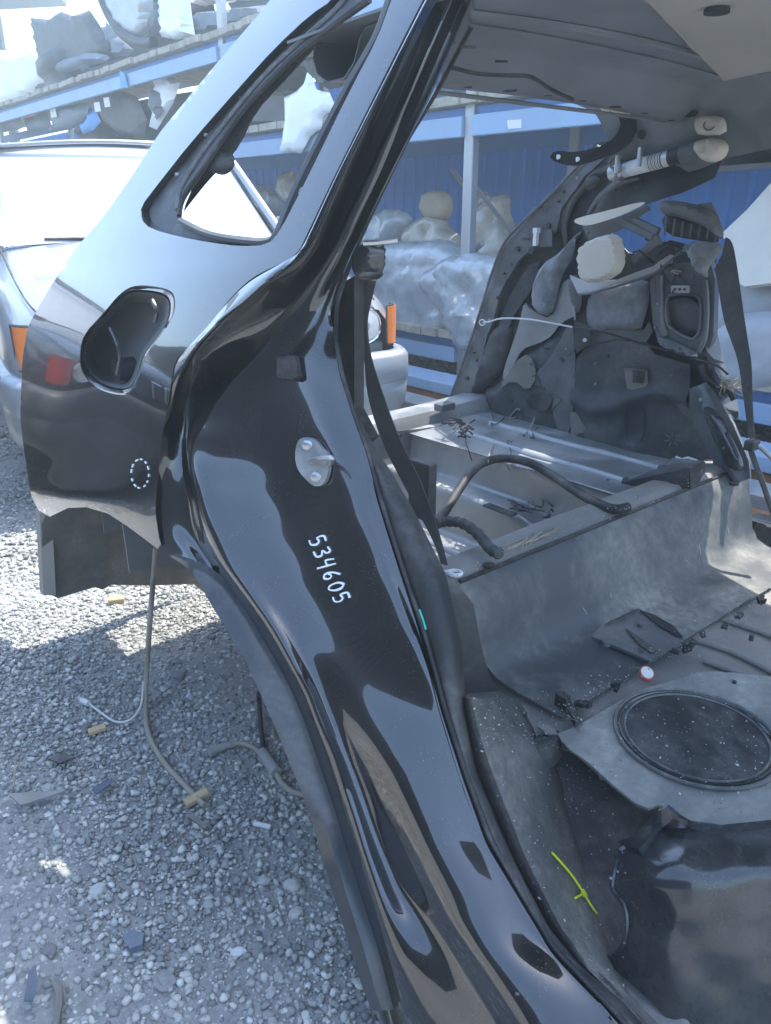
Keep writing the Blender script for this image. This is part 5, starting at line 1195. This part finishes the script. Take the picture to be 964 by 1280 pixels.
for i, (n_, ol, mt, lb) in enumerate(SH2):
    o = good(n_, ol, mt, lb, {'lamp_cover': 'lamp cover', 'plastic_bag': 'bag', 'door_card': 'door panel'}.get(n_, n_), VR + .12 + .05 * (i % 3), T=.05, edge=9, wr=.02, wf=6, seed=i)
    if 'sticker' in lb:
        for sx, sy in (((133, 128), (121, 134)) if n_ == 'door_card' else ((66, 141),)):
            sheet('sticker', [(sx - 4, sy - 6), (sx + 3, sy - 7), (sx + 5, sy + 5), (sx - 2, sy + 6)], 'label_white', o, step=6, thick=.002, v=VR + .04)
good('plastic_bag', [(150, 88), (156, 92), (160, 110), (150, 108)], 'blue_bag', 'blue rag hanging from the upper shelf beam', 'rag', VR - .05, T=.02, edge=4)
# lower shelf seen through the side window
good('bumper', [(296, 176), (306, 150), (330, 120), (356, 112), (400, 120), (420, 150), (400, 160), (330, 160)], 'grey_plastic', 'pale grey bumper skin lying behind the hanging white wing', 'bumper', VR + .45, T=.10, edge=18)
good('fender', [(384, 90), (390, 96), (396, 112), (412, 116), (420, 134), (404, 146), (402, 160), (388, 170), (382, 182), (376, 192), (350, 188), (356, 150), (355, 122), (370, 114), (380, 104)], 'white_paint', 'white front wing hanging down over the lower shelf beam', 'fender', VR - .06, T=.03, edge=20, rnd=0, wr=.006)
good('bumper', [(340, 118), (352, 96), (372, 78), (396, 70), (432, 74), (430, 108), (412, 112), (390, 88), (374, 104), (356, 114)], 'black_plastic', 'black bumper skin above the hanging white wing', 'bumper', VR + .3, T=.12, edge=12)
good('bumper', [(404, 62), (420, 52), (446, 44), (440, 70), (424, 96), (404, 96)], 'grey_plastic', 'grey trim piece standing at the back of the lower shelf', 'trim', VR + .5, T=.08, edge=10)
# lower shelf seen through the tailgate opening
good('bumper', [(545, 104), (552, 84), (590, 78), (628, 86), (630, 108), (590, 112)], 'white_paint', 'glossy white bumper skin on the lower shelf above the post', 'bumper', VR + .3, T=.12, edge=14)
good('bumper', [(530, 128), (548, 108), (600, 112), (660, 104), (690, 100), (700, 112), (640, 122), (560, 136)], 'blue_grey_plastic', 'dark bumper skin under the white one on the lower shelf', 'bumper', VR + .25, T=.10, edge=10)
# seats under the lower shelf
def seat(ol, mat, lab, v, cat='seat', **kw):
    k = dict(T=.14, edge=26, wr=.045, wf=6, step=6, rnd=2); k.update(kw)
    return good('wrapped_seat', ol, mat, lab, cat, v, 'wrapped seats on the bottom shelf', **k)
sz = VR + .55
s1 = seat([(496, 330), (500, 300), (516, 278), (540, 264), (558, 270), (566, 288), (580, 296), (586, 340), (540, 360)], 'wrap_film_tan', 'tan seat back in clear film with bare beige headrest', sz, T=.10)
pillow('headrest', [(526, 246), (536, 238), (556, 238), (566, 248), (566, 268), (556, 277), (536, 276), (526, 264)], 'seat_tan', s1, v=sz - .02, T=.07, edge=12, rnd=2, step=5)
seat([(588, 350), (590, 300), (594, 266), (610, 250), (630, 240), (640, 248), (636, 262), (646, 290), (656, 320), (650, 350)], 'wrap_film_tan', 'tall tan seat back swathed in film right of the rack post', sz + .05, wr=.05)
seat([(590, 258), (598, 240), (608, 236), (614, 250), (606, 270), (592, 280)], 'wrap_film_tan', 'wrapped headrest peeping out behind the tall tan seat', sz + .25, T=.06, edge=10)
seat([(456, 310), (458, 282), (466, 264), (490, 260), (512, 266), (516, 280), (500, 300), (480, 316)], 'wrap_film', 'small dark seat cushion in film beside the cut pillar', sz + .05, T=.10)
seat([(470, 420), (474, 360), (476, 320), (490, 302), (530, 300), (560, 298), (588, 316), (600, 350), (606, 400), (590, 418), (540, 424)], 'wrap_film', 'wide grey rear bench swathed in crinkled clear film', sz - .35, T=.20, wr=.06, wf=5)
seat([(528, 352), (545, 330), (575, 314), (610, 318), (650, 330), (655, 380), (640, 420), (600, 440), (575, 440), (562, 410), (548, 380)], 'wrap_film', 'grey seat back in film leaning over the wide rear bench', sz - .52, T=.12, wr=.06, wf=6)
seat([(296, 300), (300, 268), (318, 258), (340, 262), (352, 282), (346, 310), (320, 320)], 'wrap_film_tan', 'rounded wrapped seat top beside the saloon door mirror', sz + .3, T=.12)
seat([(296, 256), (310, 236), (330, 228), (352, 238), (356, 268), (330, 276)], 'wrap_film', 'dark wrapped seat further along the bottom shelf', sz + .5, T=.12, wr=.06)
seat([(346, 226), (356, 212), (372, 214), (378, 232), (374, 252), (358, 256), (348, 244)], 'wrap_film_tan', 'film wrapped headrest standing above the dark seat', sz + .3, T=.08, edge=12)
seat([(272, 280), (280, 264), (296, 258), (300, 282), (290, 296), (276, 296)], 'wrap_film_tan', 'small film wrapped headrest behind the saloon', sz + .6, T=.08, edge=12)
# right of the body: grey seats and beige panel
g1 = seat([(880, 420), (888, 362), (910, 346), (950, 344), (1010, 346), (1030, 420), (1000, 440), (920, 440)], 'seat_grey', 'grey cloth seat back right of the cut body', VR + .30, T=.14, wr=.02, edge=30)
g2 = seat([(884, 480), (890, 440), (910, 396), (950, 388), (1020, 392), (1040, 470), (1000, 492), (930, 490)], 'seat_grey', 'grey cloth seat cushion below the grey seat back', VR + .08, T=.16, wr=.02, edge=30)
bp = sheet('beige_panel', [(902, 292), (934, 262), (966, 226), (1020, 165), (1090, 190), (1090, 330), (1040, 352), (980, 352), (930, 358), (922, 352), (914, 312)], 'beige', step=9, thick=.03, v=lambda u, z, px, py: VR + .16 - .0016 * (py - 290))
tag(bp, 'large cream headliner board leaning on the grey seats', 'trim board')

# ------------------------------------------------------------------ litter on the gravel
def gp(px, py, dz=0):
    p = P(px, py, z=0); return Vector((p.x, p.y, gz(p.x, p.y) + dz))
t_ = tube('hose', crom([P(195, 684, v=.62), P(192, 720, v=.66), P(188, 770, v=.60), P(184, 830, z=.10), P(182, 880, z=.02), gp(186, 920, .012), gp(205, 955, .012), gp(232, 985, .012), gp(256, 1010, .012)], 6), .0065, 'hose_tan', segs=8)
tag(t_, 'thin tan hose hanging from the wheel arch onto the gravel', 'hose')
t_ = empty('white_wire', gp(150, 905), 'thin white wire curled on the gravel with a white plug', 'wire')
tube('strand', crom([gp(112, 884, .012), gp(125, 895, .016), gp(145, 906, .012), gp(165, 905, .018), gp(178, 892, .03), gp(182, 876, .06)], 5), .0028, 'wire_white', t_, segs=6)
mesh('plug', *tube_geo([gp(103, 880, .012), gp(112, 885, .014)], .008, 8), 'wire_white', t_)
t_ = empty('grey_cable', gp(335, 950), 'grey cable with moulded connectors lying beside the arch flange', 'cable')
tube('lead', crom([gp(288, 935, .012), gp(300, 932, .014), gp(318, 938, .014), gp(330, 950, .014)], 5), .006, 'hose_tan', t_, segs=8)
tube('connector', [gp(262, 944, .015), gp(268, 941, .015), gp(280, 937, .015), gp(288, 934, .015)], lambda t: .011 - .003 * (t > .6), 'concrete', t_, segs=10)
tube('sleeve', [gp(328, 944, .016), gp(336, 956, .016), gp(346, 970, .016)], lambda t: .013, 'concrete', t_, segs=10)
tube('lead', crom([gp(346, 970, .014), gp(354, 984, .014), gp(368, 994, .014), gp(386, 998, .014)], 5), .0065, 'hose_tan', t_, segs=8)
tube('lead', crom([gp(331, 946, .014), gp(327, 920, .02), gp(325, 890, .05), P(325, 866, v=.72)], 5), .006, 'rubber', t_, segs=8)
def chip(name, px, py, L, wdt, th, ang, mat, lab, cat, curve=0):
    c = gp(px, py, .012); a = Vector((math.cos(ang), math.sin(ang), random.uniform(-.08, .08))); b = Vector((-a.y, a.x, .15)).normalized()
    o = box(name, c, a * L, b * wdt, Z * th, mat, bevel=min(th, wdt) * .4); tag(o, lab, cat); return o
def shard(name, ol, mat, lab, cat, zz=.02, thick=.004):
    o = sheet(name, ol, mat, step=8, thick=thick, z=lambda u, v, px, py: zz + .006 * math.sin(px * .08)); tag(o, lab, cat); return o
shard('plastic_shard', [(10, 992), (45, 990), (84, 987), (60, 996), (26, 1006)], 'scuffed_metal', 'pointed grey plastic shard lying on the gravel', 'shard')
chip('wood_chip', 122, 916, .020, .008, .005, .5, 'wood_piece', 'small tan wood chip near the white wire', 'wood chip')
chip('wood_chip', 246, 1000, .026, .009, .006, .7, 'wood_piece', 'tan wood chip crossed by the end of the hose', 'wood chip')
chip('wood_splinter', 248, 1030, .028, .005, .003, -.7, 'tape', 'pale wood splinter below the hose end', 'splinter')
chip('wood_chip', 146, 754, .024, .012, .009, .3, 'wood_piece', 'brown wood block in the sunny patch', 'wood chip')
chip('wood_splinter', 328, 1034, .018, .004, .003, -.3, 'paper', 'pale splinter near the grey cable', 'splinter')
shard('dark_leaf', [(30, 1250), (36, 1215), (44, 1205), (48, 1225), (42, 1250)], 'blue_grey_plastic', 'narrow slate coloured plastic sliver on the gravel', 'shard')
t_ = tube('twig', crom([gp(68, 1228, .012), gp(74, 1240, .016), gp(74, 1258, .014), gp(68, 1285, .012)], 4), .006, 'tape', segs=6); tag(t_, 'pale bent twig lying on the gravel', 'twig')
t_ = tube('twig', crom([gp(18, 986, .012), gp(22, 972, .03), gp(34, 966, .03)], 4), .002, 'hose_tan', segs=5); tag(t_, 'thin dry stalk beside the grey shard', 'twig')
shard('dark_shard', [(60, 948), (80, 940), (94, 946), (74, 954)], 'rubber', 'flat black rubber scrap on the gravel', 'scrap')
shard('dark_shard', [(115, 985), (140, 972), (138, 980), (120, 992)], 'blue_grey_plastic', 'thin slate blue scrap on the gravel beside the grey shard', 'scrap')
shard('slate_piece', [(152, 1172), (164, 1162), (180, 1166), (178, 1180), (162, 1186)], 'blue_grey_plastic', 'flat dark slate piece on the gravel', 'slate', .012, .012)


# ------------------------------------------------------------------ small things laid on the surfaces built so far
bpy.context.view_layer.update(); DG = bpy.context.evaluated_depsgraph_get()
def hit(px, py, lift=.001):
    """point on the first real surface along a pixel's direction, lifted off it; also its normal"""
    ok, loc, nrm, *_ = sc.ray_cast(DG, CAM, ray(px, py).normalized())
    if not ok: return P(px, py, d=2), Vector((0, 0, 1))
    if nrm.dot(loc - CAM) > 0: nrm = -nrm
    return loc + nrm * lift, nrm
mesh('green_mark', *tube_geo(crom([hit(x, y, .0006)[0] for x, y in ((524, 762), (526, 768), (529, 776), (532, 787))], 3), .0018, 5), 'marker_green', BODY)
t_ = empty('cable_tie', hit(716, 1105)[0], 'bright yellow cable tie lying on the black sill carpet', 'cable tie')
pts = [(688, 1067), (700, 1080), (714, 1097), (727, 1117), (738, 1135), (744, 1143)]
tube('strap', crom([hit(x, y, .003)[0] for x, y in pts], 4), .0017, 'yellow_tie', t_, segs=5)
c, n_ = hit(727, 1118, .004); ax = (hit(738, 1135)[0] - hit(714, 1097)[0]).normalized(); box('head', c, ax * .0045, ax.cross(n_).normalized() * .0035, n_ * .003, 'yellow_tie', t_, bevel=.001)
tube('tail', [hit(717, 1124, .003)[0], c], .0016, 'yellow_tie', t_, segs=5)
random.seed(21)
SPOT = [(640, 330), (632, 350), (622, 372), (612, 400), (604, 425), (596, 450), (682, 262), (705, 240), (722, 222), (745, 250), (770, 238), (735, 290), (700, 420), (708, 436), (664, 455), (640, 500), (690, 470), (655, 545), (690, 555), (745, 455), (760, 445), (840, 470), (852, 462), (745, 480), (760, 600), (835, 500), (886, 340), (888, 370), (822, 380), (820, 410), (850, 436), (866, 345), (850, 345), (876, 500), (905, 560), (868, 560), (876, 590)]
for k, (x, y) in enumerate(SPOT):
    c, n_ = hit(x, y, 0); r_ = random.uniform(.003, .0065); mat = ('rubber', 'inner_metal', 'rubber', 'bay_metal', 'inner_metal')[k % 5]
    mesh('clip' if k % 2 else 'stud', *tube_geo([c - n_ * .003, c + n_ * .002, c + n_ * .003], lambda t, r_=r_: r_ if t < .9 else r_ * .6, 9), mat, BODY)
for k in range(18):
    x, y = random.uniform(615, 720), random.uniform(420, 575)
    if k > 9: x, y = random.uniform(790, 890), random.uniform(300, 350)
    if k > 14: x, y = random.uniform(580, 640), random.uniform(520, 555)
    pts = [(x, y)]
    for q in range(3): pts.append((pts[-1][0] + random.uniform(-10, 10), pts[-1][1] + random.uniform(-4, 14)))
    tube('torn_wire', crom([hit(a, b, .006)[0] for a, b in pts], 3), random.uniform(.0012, .0024), random.choice(('wire_black', 'wire_black', 'wire_tan')), BODY, segs=5)
def grit():
    rs = np.random.RandomState(11); vs = []; fs = []; n = 0
    while n < 1700:
        k = rs.rand()
        if k < .40: t = rs.rand(); px, py = 665 + 300 * t, 915 - 170 * t + rs.normal(0, 12)
        elif k < .48: px, py = rs.uniform(590, 700), rs.uniform(865, 940)
        elif k < .72: px, py = rs.uniform(700, 960), rs.uniform(840, 1020)
        elif k < .86: px = rs.uniform(620, 790); py = rs.uniform(960, 1260)
        else: px = rs.uniform(560, 880); py = 735 - (px - 560) * .39 + rs.uniform(-26, -6)
        if px < interp(K9, py) + 3: continue
        c, n_ = hit(px, py, .0005)
        r_ = .0006 + .0020 * rs.rand() ** 3; q = stone_shape(rs, 1)[0] * r_; o = len(vs)
        vs += [c + Vector(w_) for w_ in q.tolist()]; fs += [tuple(int(a) + o for a in f) for f in ICO_F]; n += 1
    g_ = mesh('floor_grit', vs, fs, 'stone', BODY, smooth=False); g_['kind'] = 'stuff'
grit()

# ------------------------------------------------------------------ haze volume, added to stand in for lens flare veil
hv, hf = box_geo((0, 0, 2.6), (75, 0, 0), (0, 75, 0), (0, 0, 4.0))
hm = bpy.data.materials.new('haze'); hm.use_nodes = True; MAT['haze'] = hm
hn = hm.node_tree.nodes; hn.remove(hn['Principled BSDF']); pv_ = hn.new('ShaderNodeVolumePrincipled')
pv_.inputs['Color'].default_value = (.80, .95, 1, 1); pv_.inputs['Density'].default_value = .019; pv_.inputs['Anisotropy'].default_value = .3
hm.node_tree.links.new(pv_.outputs[0], hn['Material Output'].inputs['Volume'])
hz = mesh('haze', hv, hf, 'haze', smooth=False); tag(hz, 'thin pale haze added to stand in for lens flare', 'haze', kind='stuff')
